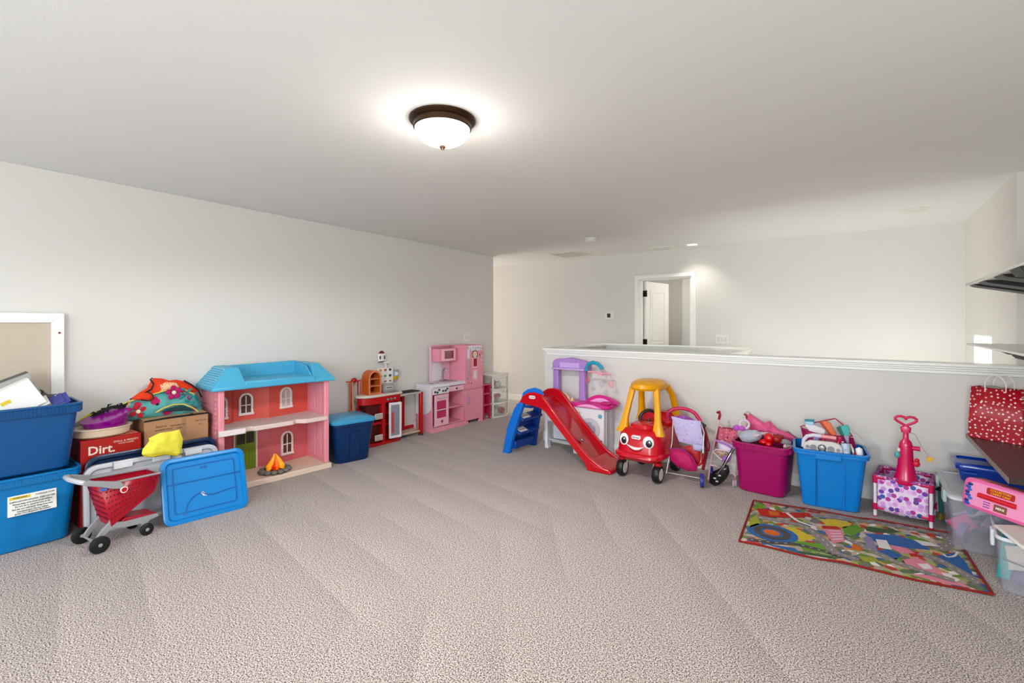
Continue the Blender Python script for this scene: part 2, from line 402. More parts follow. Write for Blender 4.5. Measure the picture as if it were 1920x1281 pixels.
point('bulb', (-1.74, 1.715, 2.2), 4.5, .05, (1, .95, .88))
bs = bpy.data.lights.new('bulb_down', 'SPOT'); bs.energy = 94; bs.spot_size = R(172); bs.spot_blend = .25; bs.color = (.98, .98, 1.0); bs.shadow_soft_size = .13
bo = bpy.data.objects.new('bulb_down', bs); COL.objects.link(bo); bo.location = (-1.74, 1.715, 2.27)
t = T('recessed_light', 'small round recessed ceiling light glowing above the doorway', 'ceiling light', (-1.80, 6.42, 2.44))
m = MB(); m.lathe([(.085, 0), (.085, -.006), (.07, -.012), (.062, -.004), (.062, 0)], seg=28); t.p('ring', m, white)
m = MB(); m.lathe([(.0, -.008), (.045, -.010), (.063, -.004), (.063, 0)], seg=28); t.p('lens', m, mat('lit_lens', 'FFF9EE', .4, emit=5))
sp = bpy.data.lights.new('recessed_bulb', 'SPOT'); sp.energy = 13; sp.spot_size = R(120); sp.spot_blend = .8; sp.color = (1, .95, .86); sp.shadow_soft_size = .05
o = bpy.data.objects.new('recessed_bulb', sp); COL.objects.link(o); o.location = (-1.80, 6.40, 2.41)
t = T('smoke_detector', 'white round smoke detector on the ceiling nearest the stairwell', 'smoke detector', (-2.69, 5.22, 2.44))
m = MB(); m.lathe([(.075, 0), (.075, -.012), (.066, -.014), (.062, -.035), (.045, -.045), (0, -.047)], seg=26); t.p('body', m, white)
m = MB(); m.lathe([(.064, -.018), (.068, -.02), (.068, -.026), (.063, -.028)], seg=26); t.p('vent_ring', m, offw)
def grille(name, label, x0, x1, y0, y1, n):
    t = T(name, label, 'vent', ((x0 + x1) / 2, (y0 + y1) / 2, 2.44)); w, d = x1 - x0, y1 - y0
    m = MB(); m.frame([(-w/2, -d/2), (w/2, -d/2), (w/2, d/2), (-w/2, d/2)], [(-w/2 + .03, -d/2 + .03), (w/2 - .03, -d/2 + .03), (w/2 - .03, d/2 - .03), (-w/2 + .03, d/2 - .03)], -.010, 0, 'XY'); t.p('frame', m, white)
    sl = MB(); sl.cbox((0, 0, 0), (w - .06, .012, .003), (35, 0, 0))
    first = None
    for i in range(n):
        y = -d/2 + .04 + (d - .08) * i / (n - 1)
        if first is None: first = t.p('slat', sl, offw); o = first
        else: o = first.copy(); COL.objects.link(o); o.parent = t.o
        o.location = (0, y, -.006)
grille('return_air_vent', 'large square white return air vent on ceiling by the hallway', -3.82, -3.34, 5.98, 6.50, 20)
grille('supply_vent', 'narrow white ceiling vent beside the recessed light', -2.38, -2.04, 6.38, 6.52, 6)
t = T('speaker_cover', 'faint round white cover on the ceiling near the right corner', 'ceiling cover', (.39, 5.72, 2.44))
m = MB(); m.lathe([(.115, 0), (.115, -.004), (.105, -.007), (0, -.007)], seg=32); t.p('disc', m, mat('cover_paint', 'E4E2DC', .7))
t = T('thermostat', 'white wall thermostat with dark square screen left of the doorway', 'thermostat', (-3.115, 6.70, 1.50))
m = MB(); m.box(-.07, .07, -.022, 0, -.062, .062); t.p('body', m, white, bev=.006)
m = MB(); m.box(-.045, .012, -.0235, -.02, -.032, .032); t.p('screen', m, mat('dark_screen', '3A3A36', .2))
def switchplate(loc, rz, label, n, w=.115):
    t = T('light_switch', label, 'light switch', loc, rz)
    m = MB(); m.box(-w/2, w/2, -.006, 0, -.058, .058); t.p('plate', m, white, bev=.003)
    for i in range(n):
        x = (i - (n - 1) / 2) * .046
        m = MB(); m.box(x - .016, x + .016, -.011, -.005, -.033, .033); t.p('rocker', m, offw, bev=.002)
switchplate((-1.49, 6.70, 1.165), 0, 'double white light switch on the far wall right of the doorway', 3, .16)
switchplate((WX(5.06) + .001, 5.06, 1.172), 90 + 2.09, 'white light switch near the end of the left wall', 2)
t = T('wall_outlet', 'white wall outlet seen between the toy car and stroller', 'outlet', (-1.571, 4.610, 0.451))
m = MB(); m.box(-.035, .035, -.006, 0, -.058, .058); t.p('plate', m, white, bev=.003)
for z in (-.022, .022):
    m = MB(); m.box(-.017, .017, -.009, -.005, z - .014, z + .014); t.p('socket', m, offw, bev=.003)

# ================================================================ along the left wall
def tote(t, W, D, H, taper, rim, m, rimname='rim', wall=.006, r=.05, ribs=0, handle=False, m2=None, front_panel=False, over=.018):
    """storage tote: tapered hollow body and ribbed overhanging rim, local origin at the front-left corner of the rim's outline"""
    cx, cy = W / 2, D / 2
    def ring(w, d, z, rr): return [(x, y, z) for x, y in rrect(w, d, rr, 5, cx, cy)]
    w0, d0 = W - 2 * taper - 2 * over, D - 2 * taper - 2 * over; w1, d1 = W - 2 * over, D - 2 * over
    k = (H - rim) / H
    mb = MB()
    mb.loft([ring(w0 - .02, d0 - .02, 0, r), ring(w0, d0, .01, r), ring(w0 + (w1 - w0) * k, d0 + (d1 - d0) * k, H - rim, r), ring(w1, d1, H, r),
             ring(w1 - 2 * wall, d1 - 2 * wall, H, r), ring(w0 - 2 * wall, d0 - 2 * wall, .012, r)])
    body = t.p('body', mb, m)
    mb = MB()
    mb.loft([ring(w1 - .002, d1 - .002, H - rim, r), ring(W - .012, D - .012, H - rim, r), ring(W - .012, D - .012, H - .016, r), ring(W, D, H - .012, r), ring(W, D, H, r), ring(w1 - 2 * wall, d1 - 2 * wall, H, r), ring(w1 - 2 * wall, d1 - 2 * wall, H - .01, r)], False, False)
    rimo = t.p(rimname, mb, m2 or m)
    if ribs:
        mb = MB()
        for i in range(ribs):
            x = W * .1 + W * .8 * i / (ribs - 1); mb.box(x - .0025, x + .0025, .000, .012, H - rim + .003, H - .014)
        for i in range(ribs // 2):
            y = D * .14 + D * .72 * i / (ribs // 2 - 1); mb.box(W - .012, W, y - .0025, y + .0025, H - rim + .003, H - .014)
        mk('rib', mb, m2 or m, rimo)['kind'] = 'stuff'
    return body

blueA = P('tote_blue', '007CC2', .3); blueB = P('tote_dark_blue', '00508E', .3)
t = T('storage_tote', 'bright blue storage tote with warning label, under the darker blue tote', 'storage tote', (-4.03, .06, 0), 90)
tote(t, .675, .38, .455, .035, .055, blueA, ribs=34)
m = MB(); m.box(.345, .555, -.001, .016, .225, .345); lab = t.p('warning_label', m, mat('label_paper', 'EFEFEA', .5))
lab.matrix_local = Matrix.Rotation(R(-4.5), 4, 'X')
blk = mat('black_ink', '22201E', .6); lab_y = mat('label_yellow', 'E8D24A', .5)
m = MB(); m.box(.352, .44, -.0022, 0, .322, .338); mk('yellow_band', m, lab_y, lab)
for i, (s, z) in enumerate((('WARNING', .33), ('SUFFOCATION HAZARD  KEEP LID OFF', .308), ('Always keep away from small children', .293), ('Do not sit or stand on tote or lid', .278), ('Not for use with food  Keep from heat', .263), ('Avertissement  Ne pas utiliser', .248), ('garder hors de portee des enfants', .236))):
    t.text(s, .0135 if i else .015, blk, at(.397 if i == 0 else .45, -.0026, z) @ FACE, par=lab, sx=.82)
t.text('STORAGE TOTE', .013, blk, at(.505, -.0026, .33) @ FACE, par=lab, sx=.9)

t = T('storage_tote', 'dark blue open storage tote full of boxes, stacked on the bright blue tote', 'storage tote', (-4.01, .08, .457), 90)
tote(t, .66, .40, .415, .04, .06, blueB, ribs=34)
# things in the upper tote
def carton(name, label, cat, c, d, rot, m, extra=None, group=None):
    t = T(name, label, cat, c, 0, group)
    mb = MB(); mb.cbox((0, 0, 0), d, rot); b = t.p('body', mb, m, bev=.002)
    return t
wb = mat('white_card', 'F2F1ED', .55); gb = mat('grey_card', 'A9A8A4', .6); bb = mat('brown_grey_card', '8F8278', .7); kr = mat('kraft_card', 'B98E6B', .75)
def box_thing(name, label, cat, c, d, rot, m, band=None):
    from mathutils import Euler
    t = T(name, label, cat, c)
    E = Euler([R(a) for a in rot]).to_matrix().to_4x4()
    mb = MB(); mb.box(-d[0]/2, d[0]/2, -d[1]/2, d[1]/2, -d[2]/2, d[2]/2, E); t.p('body', mb, m, bev=.0015)
    mb = MB(); mb.box(-d[0]/2 - .001, d[0]/2 + .001, -d[1]/2 - .001, d[1]/2 + .001, d[2]/2 - .006, d[2]/2 + .001, E); t.p('lid', mb, band or m, bev=.001)
    return t, E
t, E = box_thing('white_box', 'large white box with yellow sticker tilted in the dark blue tote', 'box', (-4.130, 0.430, 0.908), (.10, .24, .17), (28, 0, 0), wb)
m = MB(); m.box(.0505, .052, -.05, -.005, -.0, .022, E); t.p('yellow_sticker', m, lab_y)
m = MB(); m.lathe([(0, .05), (.026, .05), (.028, .056), (.02, .06), (0, .06)], (0, 0, 0), 16, 'X'); m.bm.transform(E @ at(0, -.05, -.05)); t.p('silver_seal', m, mat('silver_foil', 'B8B8B8', .3, metal=.6))
box_thing('grey_box', 'grey striped box behind the large white box in the dark blue tote', 'box', (-4.260, 0.421, 0.950), (.08, .26, .15), (24, 0, 0), gb, mat('grey_dark', '5A5A58', .6))
box_thing('flat_box', 'brown flat box wedged between the white box and the blue printed box', 'box', (-4.160, 0.525, 0.839), (.14, .17, .05), (28, 14, 0), bb, wb)
t, E = box_thing('printed_box', 'blue and pink printed toy box leaning at the right of the dark blue tote', 'box', (-4.160, 0.607, 0.837), (.14, .15, .075), (28, 16, 0), bb, P('print_blue', '3F4FA8', .4))
m = MB(); m.box(-.081, .081, -.101, .101, .024, .026, E); m.box(.0805, .0825, -.09, .09, -.024, .024, E); t.p('blue_side', m, P('print_blue', '3F4FA8', .4))
m = MB(); m.box(.083, .084, -.0, .08, -.02, .012, E); t.p('pink_print', m, P('print_pink', 'D84A7A', .4))
m = MB(); m.tube([(-4.200, 0.630, 0.913), (-4.200, 0.678, 0.850), (-4.180, 0.688, 0.833)], .003); m.tube([(-4.210, 0.644, 0.913), (-4.200, 0.689, 0.859)], .0025)
single('wire_frame', m, wb, 'thin white wire edge sticking up at the right end of the dark blue tote', 'wire', (-4.200, 0.660, 0.842))
m = MB(); m.ell((-4.280, 0.550, 0.925), (.03, .045, .03)); m.tube([(-4.280, 0.535, 0.934), (-4.280, 0.572, 0.916), (-4.280, 0.609, 0.894), (-4.280, 0.650, 0.899)], [.02, .026, .018, .012]); 
single('black_toy', m, P('black_plastic', '1E1C1E', .35), 'dark lumpy toy behind the flat box in the dark blue tote', 'toy', (-4.280, 0.572, 0.898))

# framed board leaning on the wall
t = T('framed_board', 'white framed beige board leaning against the left wall behind the totes', 'notice board', (-4.43, .10, .02), 90)
W0, W1, H1, F = -.55, .612, 1.43, .066
m = MB(); m.box(W0 + F - .01, W1 - F + .01, -.008, .006, F, H1 - F + .01); bp = t.p('panel', m, mat('beige_board', 'C6B8A6', .8, vary=.04, scale=40, bump=.15, bscale=300))
def bar(name, poly):
    m = MB(); m.prism(poly, -.022, .008, 'XZ'); return t.p(name, m, trim_m, bev=.004)
bar('frame_side', [(W1 - F, F), (W1, 0), (W1, H1), (W1 - F, H1 - F)]); bar('frame_side', [(W0, 0), (W0 + F, F), (W0 + F, H1 - F), (W0, H1)])
bar('frame_rail', [(W0, H1), (W0 + F, H1 - F), (W1 - F, H1 - F), (W1, H1)]); bar('frame_rail', [(W0, 0), (W1, 0), (W1 - F, F), (W0 + F, F)])
m = MB(); m.ell((W1 - .026, -.026, H1 - .135), (.007, .005, .007)); t.p('red_pin', m, P('pin_red', '9A2A34'))
t.o.rotation_euler = (0, 0, R(90 + 2.0))

# red carton with a dish, a purple bowl and a black frond on it
redc = mat('red_carton', 'B3261E', .45)
t = T('red_carton', 'tall red cardboard carton printed Dirt. behind the grey lid', 'carton', (-4.15, .745, 0), 90)
m = MB(); m.box(0, .325, 0, .29, 0, .592); t.p('body', m, redc, bev=.002)
cream = mat('cream_print', 'EBDDCB', .6)
t.text('Dirt.', .080, cream, at(.108, -.001, .515) @ FACE, sx=.95, bold=True)
t.text('SMALL & MIGHTY', .018, cream, at(.240, -.001, .556) @ FACE)
t.text('VACUUM CLEANER', .010, cream, at(.240, -.001, .540) @ FACE)
m = MB()
for i in range(7): m.box(.18, .315, .03 + i * .03, .042 + i * .03, .5915, .5935)
t.p('top_stripes', m, mat('carton_stripe', 'D98A7A', .5))
t = T('oval_dish', 'beige oval dish on top of the red carton, under the purple bowl', 'dish', (-4.255, .875, .595), 90)
m = MB(); m.lathe([(0, 0), (.13, 0), (.152, .012), (.160, .062), (.165, .064), (.165, .058), (.156, .052), (.146, .012), (0, .008)], seg=36, sc=(1, .78)); t.p('body', m, mat('beige_plastic', 'D9BFA4', .45))
m = MB(); m.lathe([(.160, .058), (.168, .058), (.168, .066), (.158, .066)], seg=36, sc=(1, .78)); t.p('rim', m, mat('beige_plastic_light', 'E2CBB2', .45))
t = T('purple_bowl', 'glossy purple bowl tilted inside the beige oval dish', 'bowl', (-4.24, .915, .618), 90)
m = MB(); m.lathe([(0, 0), (.07, .002), (.108, .035), (.125, .115), (.130, .115), (.130, .11), (.113, .033), (.07, -.004), (0, -.006)], seg=32, sc=(1, .8)); m.bm.transform(Matrix.Rotation(R(-14), 4, 'Y') @ Matrix.Rotation(R(8), 4, 'X')); t.p('body', m, P('purple_plastic', '8A1283', .15, coat=.5))
m = MB(); m.lathe([(.125, .112), (.134, .113), (.134, .120), (.125, .120)], seg=32, sc=(1, .8)); m.bm.transform(Matrix.Rotation(R(-14), 4, 'Y') @ Matrix.Rotation(R(8), 4, 'X')); t.p('rim', m, P('purple_plastic_light', '9E2A97', .15))
t = T('black_frond', 'black crumpled frond lying between the purple bowl and the wall', 'decoration', (-4.36, .93, .70))
rn = random.Random(3)
m = MB(); A = [Vector(p) for p in ((-4.280, 0.815, 0.693), (-4.280, 0.866, 0.752), (-4.280, 0.930, 0.780), (-4.280, 1.014, 0.780))]
for i in range(46):
    q = rn.random() * 2.99; k = int(q); a = A[k].lerp(A[k+1], q - k) + Vector((rn.uniform(-.02, .02), 0, 0))
    b = a + Vector((rn.uniform(-.02, .03), rn.uniform(-.045, .045), rn.uniform(-.03, .03)))
    c = (a + b) / 2 + Vector((0, rn.uniform(-.01, .01), rn.uniform(-.01, .015)))
    m.tube([a, c, b], [.004, .007, .001], 5)
t.p('leaves', m, mat('black_cloth', '15151A', .8), wld=True)
m = MB(); m.tube(A, .012, 6); t.p('stem', m, mat('black_cloth', '15151A', .8), wld=True)

# cardboard box
t = T('cardboard_box', 'brown cardboard box with dark printing beside the red carton', 'cardboard box', (-4.215, 1.105, 0), 90)
m = MB(); m.box(0, .42, 0, .265, 0, .652); t.p('body', m, kr, bev=.002)
m = MB(); m.box(0, .42, .01, .14, 0, .004, at(0, 0, .654) @ Matrix.Rotation(R(5), 4, 'X')); t.p('flap', m, mat('kraft_flap', 'C49B78', .75))
m = MB(); m.box(0, .30, .145, .26, 0, .004, at(.12, 0, .655) @ Matrix.Rotation(R(3), 4, 'X') @ Matrix.Rotation(R(-5), 4, 'Y')); t.p('flap', m, mat('kraft_flap', 'C49B78', .75))
ink = mat('brown_ink', '4A3124', .7)
for s, x, z, sz in (('MADE IN', .105, .60, .017), ('KITCHEN SET', .215, .595, .017), ('SIZE  47 x 29', .365, .607, .014), ('HANDLE WITH', .12, .575, .016), ('CARE', .22, .573, .016), ('No 1', .365, .577, .012)): t.text(s, sz, ink, at(x, -.001, z) @ FACE)
m = MB(); m.box(.235, .265, -.0012, 0, .50, .645, at(0, 0, 0)); t.p('tape', m, mat('clear_tape', 'A88363', .3))
m = MB(); m.tube([(.0, -.004, .655), (.15, -.007, .663), (.3, -.007, .662), (.412, -.006, .66), (.424, .0, .655), (.423, .0, .60), (.422, .01, .54)], .006, 6)
o = m; t2 = T('black_strap', 'black cord lying along the front edge of the cardboard box', 'strap', (-4.215, 1.105, 0), 90); t2.p('cord', m, mat('black_cloth', '15151A', .8))
m = MB(); m.cbox((.30, -.008, .664), (.02, .010, .018)); t2.p('clip', m, P('black_plastic', '1E1C1E', .35))

# clothes heaped on the boxes
def flowermat():
    m = patmat('floral_cloth', '5FA7A6', ['C0246B', 'D8337A', '2E8F93', 'E7B9A6', '1F7F88', 'C92B4B', 'BFD8D6'], 13, .40, .85)
    return m
t = T('floral_apron', 'teal garment with pink flowers and yellow piping heaped on the cardboard box', 'garment', (-4.36, 1.3, .67))
m = MB(); OUT = [(0.882, 0.671), (0.939, 0.735), (1.021, 0.782), (1.116, 0.825), (1.243, 0.851), (1.320, 0.863), (1.422, 0.838), (1.490, 0.791), (1.528, 0.715), (1.532, 0.622), (1.422, 0.631), (1.278, 0.646), (1.142, 0.651), (1.015, 0.649)]
m.puff(OUT, -4.355, .085, 'YZ', 6, .022, 2); t.p('cloth', m, flowermat(), wld=True)
yl = mat('yellow_piping', 'E6D56A', .7)
m = MB(); m.tube([(-4.30,) + tuple(q) for q in [(0.797, 0.709), (0.870, 0.749), (0.955, 0.778), (1.088, 0.819), (1.199, 0.845), (1.302, 0.870), (1.402, 0.846), (1.454, 0.805)]], .005, 6); t.p('piping', m, yl, wld=True)
m = MB(); m.tube([(-4.255,) + tuple(q) for q in [(1.187, 0.705), (1.237, 0.734), (1.299, 0.750), (1.370, 0.744), (1.432, 0.706), (1.469, 0.670)]], .005, 6); t.p('piping', m, yl, wld=True)
m = MB(); m.puff([(1.218, 0.703), (1.258, 0.725), (1.314, 0.734), (1.375, 0.729), (1.422, 0.701), (1.452, 0.676), (1.375, 0.692), (1.303, 0.698)], -4.262, .01, 'YZ', 3); t.p('pocket_opening', m, mat('dark_teal', '1E3A3E', .9), wld=True)
for (fx, fy) in ((327, 734), (300, 742), (258, 770)):
    pass
def flower(px, r, mc, mcen, n=5, gap=1.05):
    cx, cy, cz = px
    a = MB()
    for k in range(n):
        q = 2 * math.pi * k / n + .4
        a.ell((cx, cy + math.cos(q) * r * gap, cz + math.sin(q) * r * gap), (.006, r * .62, r * .62), 10, 6)
    t.p('flower_print', a, mc, wld=True)
    b = MB(); b.ell((cx + .004, cy, cz), (.006, r * .45, r * .45), 10, 6); t.p('flower_print', b, mcen, wld=True)
mg = mat('magenta_print', 'B81C6E', .85); cr2 = mat('cream_flower', 'F0DDB8', .85); rd2 = mat('red_print', 'C7283F', .85)
flower((-4.272, 1.308, 0.842), .034, mg, cr2); flower((-4.275, 1.085, 0.727), .032, rd2, cr2, 4)
tq = mat('dark_teal_print', '1B8A8E', .85)
for k, (px_) in enumerate(((-4.268, 1.385, 0.825), (-4.268, 1.421, 0.795), (-4.268, 1.396, 0.765), (-4.270, 1.440, 0.746), (-4.275, 1.369, 0.860), (-4.275, 1.413, 0.847), (-4.280, 1.463, 0.711), (-4.268, 1.359, 0.799))):
    m = MB(); m.ell(px_, (.006, .022, .009), 10, 6, Matrix.Rotation(R(40 if k % 2 else -35), 3, 'X')); t.p('leaf_print', m, tq, wld=True)
m = MB(); m.ell((-4.262, 1.199, 0.767), (.006, .010, .010), 10, 6); t.p('button', m, mat('black_cloth', '15151A', .8), wld=True)
t = T('orange_jacket', 'bright orange jacket with black trim on top of the floral garment', 'garment', (-4.40, 1.3, .86))
org = mat('orange_cloth', 'F0501E', .75, bump=.3, bscale=30)
m = MB(); m.puff([(1.063, 0.810), (1.121, 0.855), (1.168, 0.882), (1.188, 0.929), (1.208, 0.956), (1.266, 0.947), (1.312, 0.925), (1.355, 0.930), (1.421, 0.906), (1.489, 0.859), (1.512, 0.813), (1.429, 0.818), (1.337, 0.834), (1.277, 0.828), (1.249, 0.815), (1.215, 0.786), (1.141, 0.788)], -4.385, .05, 'YZ', 5, .015, 5); t.p('cloth', m, org, wld=True)
m = MB(); m.puff([(1.048, 0.821), (1.098, 0.858), (1.144, 0.860), (1.180, 0.836), (1.183, 0.807), (1.150, 0.791), (1.105, 0.805)], -4.295, .022, 'YZ', 4, .005, 2); t.p('sleeve', m, org, wld=True)
m = MB(); m.tube([(-4.33,) + tuple(q) for q in [(1.051, 0.816), (1.121, 0.843), (1.181, 0.877), (1.194, 0.916), (1.174, 0.951), (1.187, 0.962)]], .006, 6); m.tube([(-4.268,) + tuple(q) for q in [(1.138, 0.871), (1.170, 0.843), (1.177, 0.810), (1.151, 0.798), (1.099, 0.812)]], .004, 6); t.p('black_trim', m, mat('black_cloth', '15151A', .8), wld=True)
m = MB(); m.tube([(-4.35,) + tuple(q) for q in [(1.400, 0.919), (1.456, 0.878), (1.502, 0.830), (1.525, 0.770)]], .006, 6); t.p('black_trim', m, mat('black_cloth', '15151A', .8), wld=True)
m = MB(); m.puff([(1.238, 0.903), (1.279, 0.923), (1.343, 0.908), (1.364, 0.872), (1.300, 0.862), (1.238, 0.845)], -4.335, .012, 'YZ', 3, .004); t.p('printed_patch', m, patmat('patch_print', 'F2C39A', ['C83C28', 'E8A070', 'F5DCC0'], 60, .3), wld=True)
t = T('yellow_fabric', 'yellow green fabric edge poking out behind the black frond', 'garment', (-4.40, .85, .7))
m = MB(); m.puff([(0.785, 0.688), (0.834, 0.726), (0.906, 0.745), (0.951, 0.746), (0.936, 0.717), (0.871, 0.689), (0.819, 0.659)], -4.42, .02, 'YZ', 3, .006); t.p('cloth', m, mat('lime_cloth', 'D9CF4E', .8), wld=True)
m = MB(); m.tube([(-4.395,) + tuple(q) for q in [(0.784, 0.699), (0.837, 0.736), (0.916, 0.754)]], .004, 6); t.p('seam', m, yl, wld=True)

# lids leaning in front
def lid(name, label, P0, P1, P2, P3, m, th=.02, ridge=True, m2=None, group=None, r=.05, inset=.045, dish=.014):
    """rounded rectangular lid standing on an edge; corners bottom-left, bottom-right, top-right, top-left in the world"""
    P0, P1, P2, P3 = map(Vector, (P0, P1, P2, P3))
    u = (P1 - P0); wd = u.length; u.normalize(); v = ((P3 - P0) + (P2 - P1)) / 2; hd = v.length; v = (v - u * v.dot(u)).normalized(); n = u.cross(v)
    M4 = Matrix((u, v, n)).transposed().to_4x4(); M4.translation = P0
    t = T(name, label, 'lid', tuple(P0), 0, group)
    def ring(w, h, z, rr): return [M4 @ Vector((x, y, z)) for x, y in rrect(w, h, rr, 6, wd / 2, hd / 2)]
    a = MB(); a.loft([ring(wd, hd, -th, r), ring(wd, hd, 0, r), ring(wd - .02, hd - .02, .004, r - .008), ring(wd - .05, hd - .05, .004, r - .02), ring(wd - .07, hd - .07, -dish, r - .025)], False, True)
    t.p('panel', a, m, wld=True, sol=.003)
    if ridge:
        b = MB()
        o_ = [tuple(p) for p in rrect(wd - .07 - 2 * inset, hd - .07 - 2 * inset, .02, 4, wd / 2, hd / 2)]; i_ = [tuple(p) for p in rrect(wd - .085 - 2 * inset, hd - .085 - 2 * inset, .015, 4, wd / 2, hd / 2)]
        b.frame(o_, i_, -dish + .006, -dish, 'XY'); b.bm.transform(M4); t.p('ridge', b, m2 or m, wld=True)
    return t, M4, wd, hd
navy = P('navy_plastic', '122B4C', .3); greyt = mat('smoky_clear_plastic', 'D6D8DE', .22, alpha=.86); lidb = P('lid_blue', '2290D4', .3)
lid('storage_cover', 'dark navy lid leaning behind the grey lid', (-4.07, .76, .0), (-4.07, 1.54, 0), (-4.115, 1.54, .485), (-4.115, .76, .485), navy, r=.07)
t, M4, wd, hd = lid('storage_cover', 'translucent grey storage lid with clips leaning behind the toy cart', (-3.99, .735, .0), (-3.99, 1.52, 0), (-4.02, 1.52, .445), (-4.02, .735, .445), greyt, r=.07, th=.035, inset=.02)
for x in (.20, .42, .62):
    m = MB(); m.box(x - .055, x + .055, hd - .05, hd - .012, -.004, .006); m.bm.transform(M4); t.p('clip', m, mat('clip_white', 'E6E8EC', .3), wld=True, bev=.003)
for x in (.145, .55): m = MB(); m.box(x, x + .005, hd - .055, hd, -.004, .010); m.bm.transform(M4); t.p('hinge_line', m, P('grey_plastic', '8F9298'), wld=True)
t, M4, wd, hd = lid('storage_cover', 'bright blue lid leaning in front of the grey lid beside the cart', (-3.74, 1.09, .0), (-3.685, 1.605, 0), (-3.82, 1.625, .425), (-3.875, 1.085, .425), lidb, r=.055, th=.03, inset=.03, m2=P('lid_blue_dark', '1F6FB4', .3))
m = MB(); m.box(.23, .275, hd * .77, hd * .77 + .018, -.013, -.0115); m.bm.transform(M4); t.p('brand_mark', m, P('lid_blue_dark', '1F6FB4', .3), wld=True)
m = MB(); m.box(.02, wd - .02, hd * .60, hd * .60 + .006, -.012, -.004); m.bm.transform(M4); t.p('crease', m, P('lid_blue_dark', '1F6FB4', .3), wld=True)
m = MB(); m.tube([M4 @ Vector(q) for q in ((.12, .05, -.006), (.14, .12, -.006), (.18, .165, -.004), (.225, .185, -.003), (.25, .16, -.004), (.30, .15, -.006), (.46, .17, -.008))], .0035, 6); m.bm.transform(Matrix.Identity(4)); t.p('fold_line', m, P('lid_blue_dark', '1F6FB4', .3), wld=True)
m = MB(); m.prism([(.222, .183), (.236, .186), (.262, .150), (.238, .155)], -.011, -.006, 'XY'); m.bm.transform(M4); t.p('torn_sticker', m, mat('label_paper', 'EFEFEA', .5), wld=True)
# yellow cloth over the lids
t = T('yellow_cloth', 'crumpled bright yellow cloth draped over the lids', 'cloth', (-3.98, 1.17, .43))
m = MB(); m.puff([(1.026, 0.478), (1.032, 0.510), (1.068, 0.557), (1.065, 0.580), (1.129, 0.605), (1.199, 0.603), (1.248, 0.606), (1.271, 0.531), (1.258, 0.433), (1.232, 0.416), (1.161, 0.443), (1.098, 0.439), (1.044, 0.455)], -3.965, .035, 'YZ', 6, .022, 9); t.p('fabric', m, mat('yellow_cloth', 'F6EA5C', .7, vary=.12, scale=25, bump=.5, bscale=40), wld=True)
m = MB(); m.tube([(-3.935,) + tuple(q) for q in [(1.025, 0.478), (1.076, 0.456), (1.153, 0.457), (1.224, 0.430), (1.250, 0.447)]], .004, 6); t.p('hem', m, mat('yellow_hem', 'E0CC2C', .7), wld=True)

# toy shopping cart
t = T('toy_shopping_cart', 'red and grey toy shopping cart with a bullseye badge in front of the grey lid', 'toy cart', (-3.66, .72, 0), 98)
cg = P('cart_grey', '9C9C9F', .35); cr = P('cart_red', 'B3112F', .3); tyre = P('black_tyre', '141416', .4)
# basket: local x forward, y into the room's wall
L0, L1, Y0, Y1 = .035, .355, .01, .235
top = [(L0, Y0), (L1, Y0 + .02), (L1, Y1 - .02), (L0, Y1)]; bot = [(.095, .035), (.325, .045), (.325, .20), (.095, .21)]
zt0, zt1, zb0, zb1 = .400, .382, .125, .265
def P3(k, f):   # corner k at height fraction f
    a = bot[k]; b = top[k]; za = zb0 if k in (0, 3) else zb1; zb = zt0 if k in (0, 3) else zt1
    return Vector((a[0] + (b[0] - a[0]) * f, a[1] + (b[1] - a[1]) * f, za + (zb - za) * f))
m = MB(); m.loft([[P3(k, 0) for k in range(4)], [P3(k, 1) for k in range(4)]], True, False); basket = t.p('basket', m, cr, sol=.006)
dk = P('cart_hole', '6B0C1E', .6)
m = MB()
for side in ((0, 1), (3, 0)):
    nx = 15 if side == (0, 1) else 8
    for r_ in range(6):
        for i in range(nx):
            f = .16 + .13 * r_; a = P3(side[0], f); b = P3(side[1], f); q = a.lerp(b, (i + .5 + .25 * (r_ % 2)) / (nx + .5))
            nrm = (P3(side[1], f) - P3(side[0], f)).cross(P3(side[0], 1) - P3(side[0], 0)).normalized()
            q = q + nrm * .0032; m.ell(q, (.0045, .0045, .0055), 6, 4)
t.p('lattice_holes', m, dk, par=basket)['kind'] = 'stuff'
m = MB(); rim = [P3(k, 1) for k in range(4)]; m.tube([rim[0].lerp(rim[1], 0), rim[1], rim[2], rim[3]], .007, 8, closed=True); t.p('basket_rim', m, cg)
for yy in (Y0 - .006, Y1 + .006):
    m = MB(); s_ = 1 if yy < .1 else -1
    m.prism([(-.055, .425), (-.03, .448), (.04, .425), (.13, .395), (.145, .37), (.125, .352), (.09, .362), (.02, .395)], yy - .008, yy + .008); t.p('handle_arm', m, cg, bev=.004)
m = MB(); m.tube([(-.045, Y0 - .01, .438), (-.065, Y0 + .02, .445), (-.075, .12, .447), (-.065, Y1 - .02, .445), (-.045, Y1 + .01, .438)], .014, 10); t.p('handle', m, P('handle_light', 'C9C9CE', .3))
m = MB(); m.lathe([(0, -.0), (.020, 0), (.020, -.005), (0, -.006)], (.142, Y0 - .014, .343), 20, 'Y'); bd = t.p('badge', m, white)
m = MB(); m.lathe([(.0095, -.0058), (.0145, -.0058), (.0145, -.0072), (.0095, -.0072)], (.142, Y0 - .014, .343), 20, 'Y'); t.p('badge_ring', m, P('badge_red', 'C4122E'), par=bd)
m = MB(); m.lathe([(0, -.006), (.005, -.006), (.005, -.0076), (0, -.0076)], (.142, Y0 - .014, .343), 14, 'Y'); t.p('badge_dot', m, P('badge_red', 'C4122E'), par=bd)
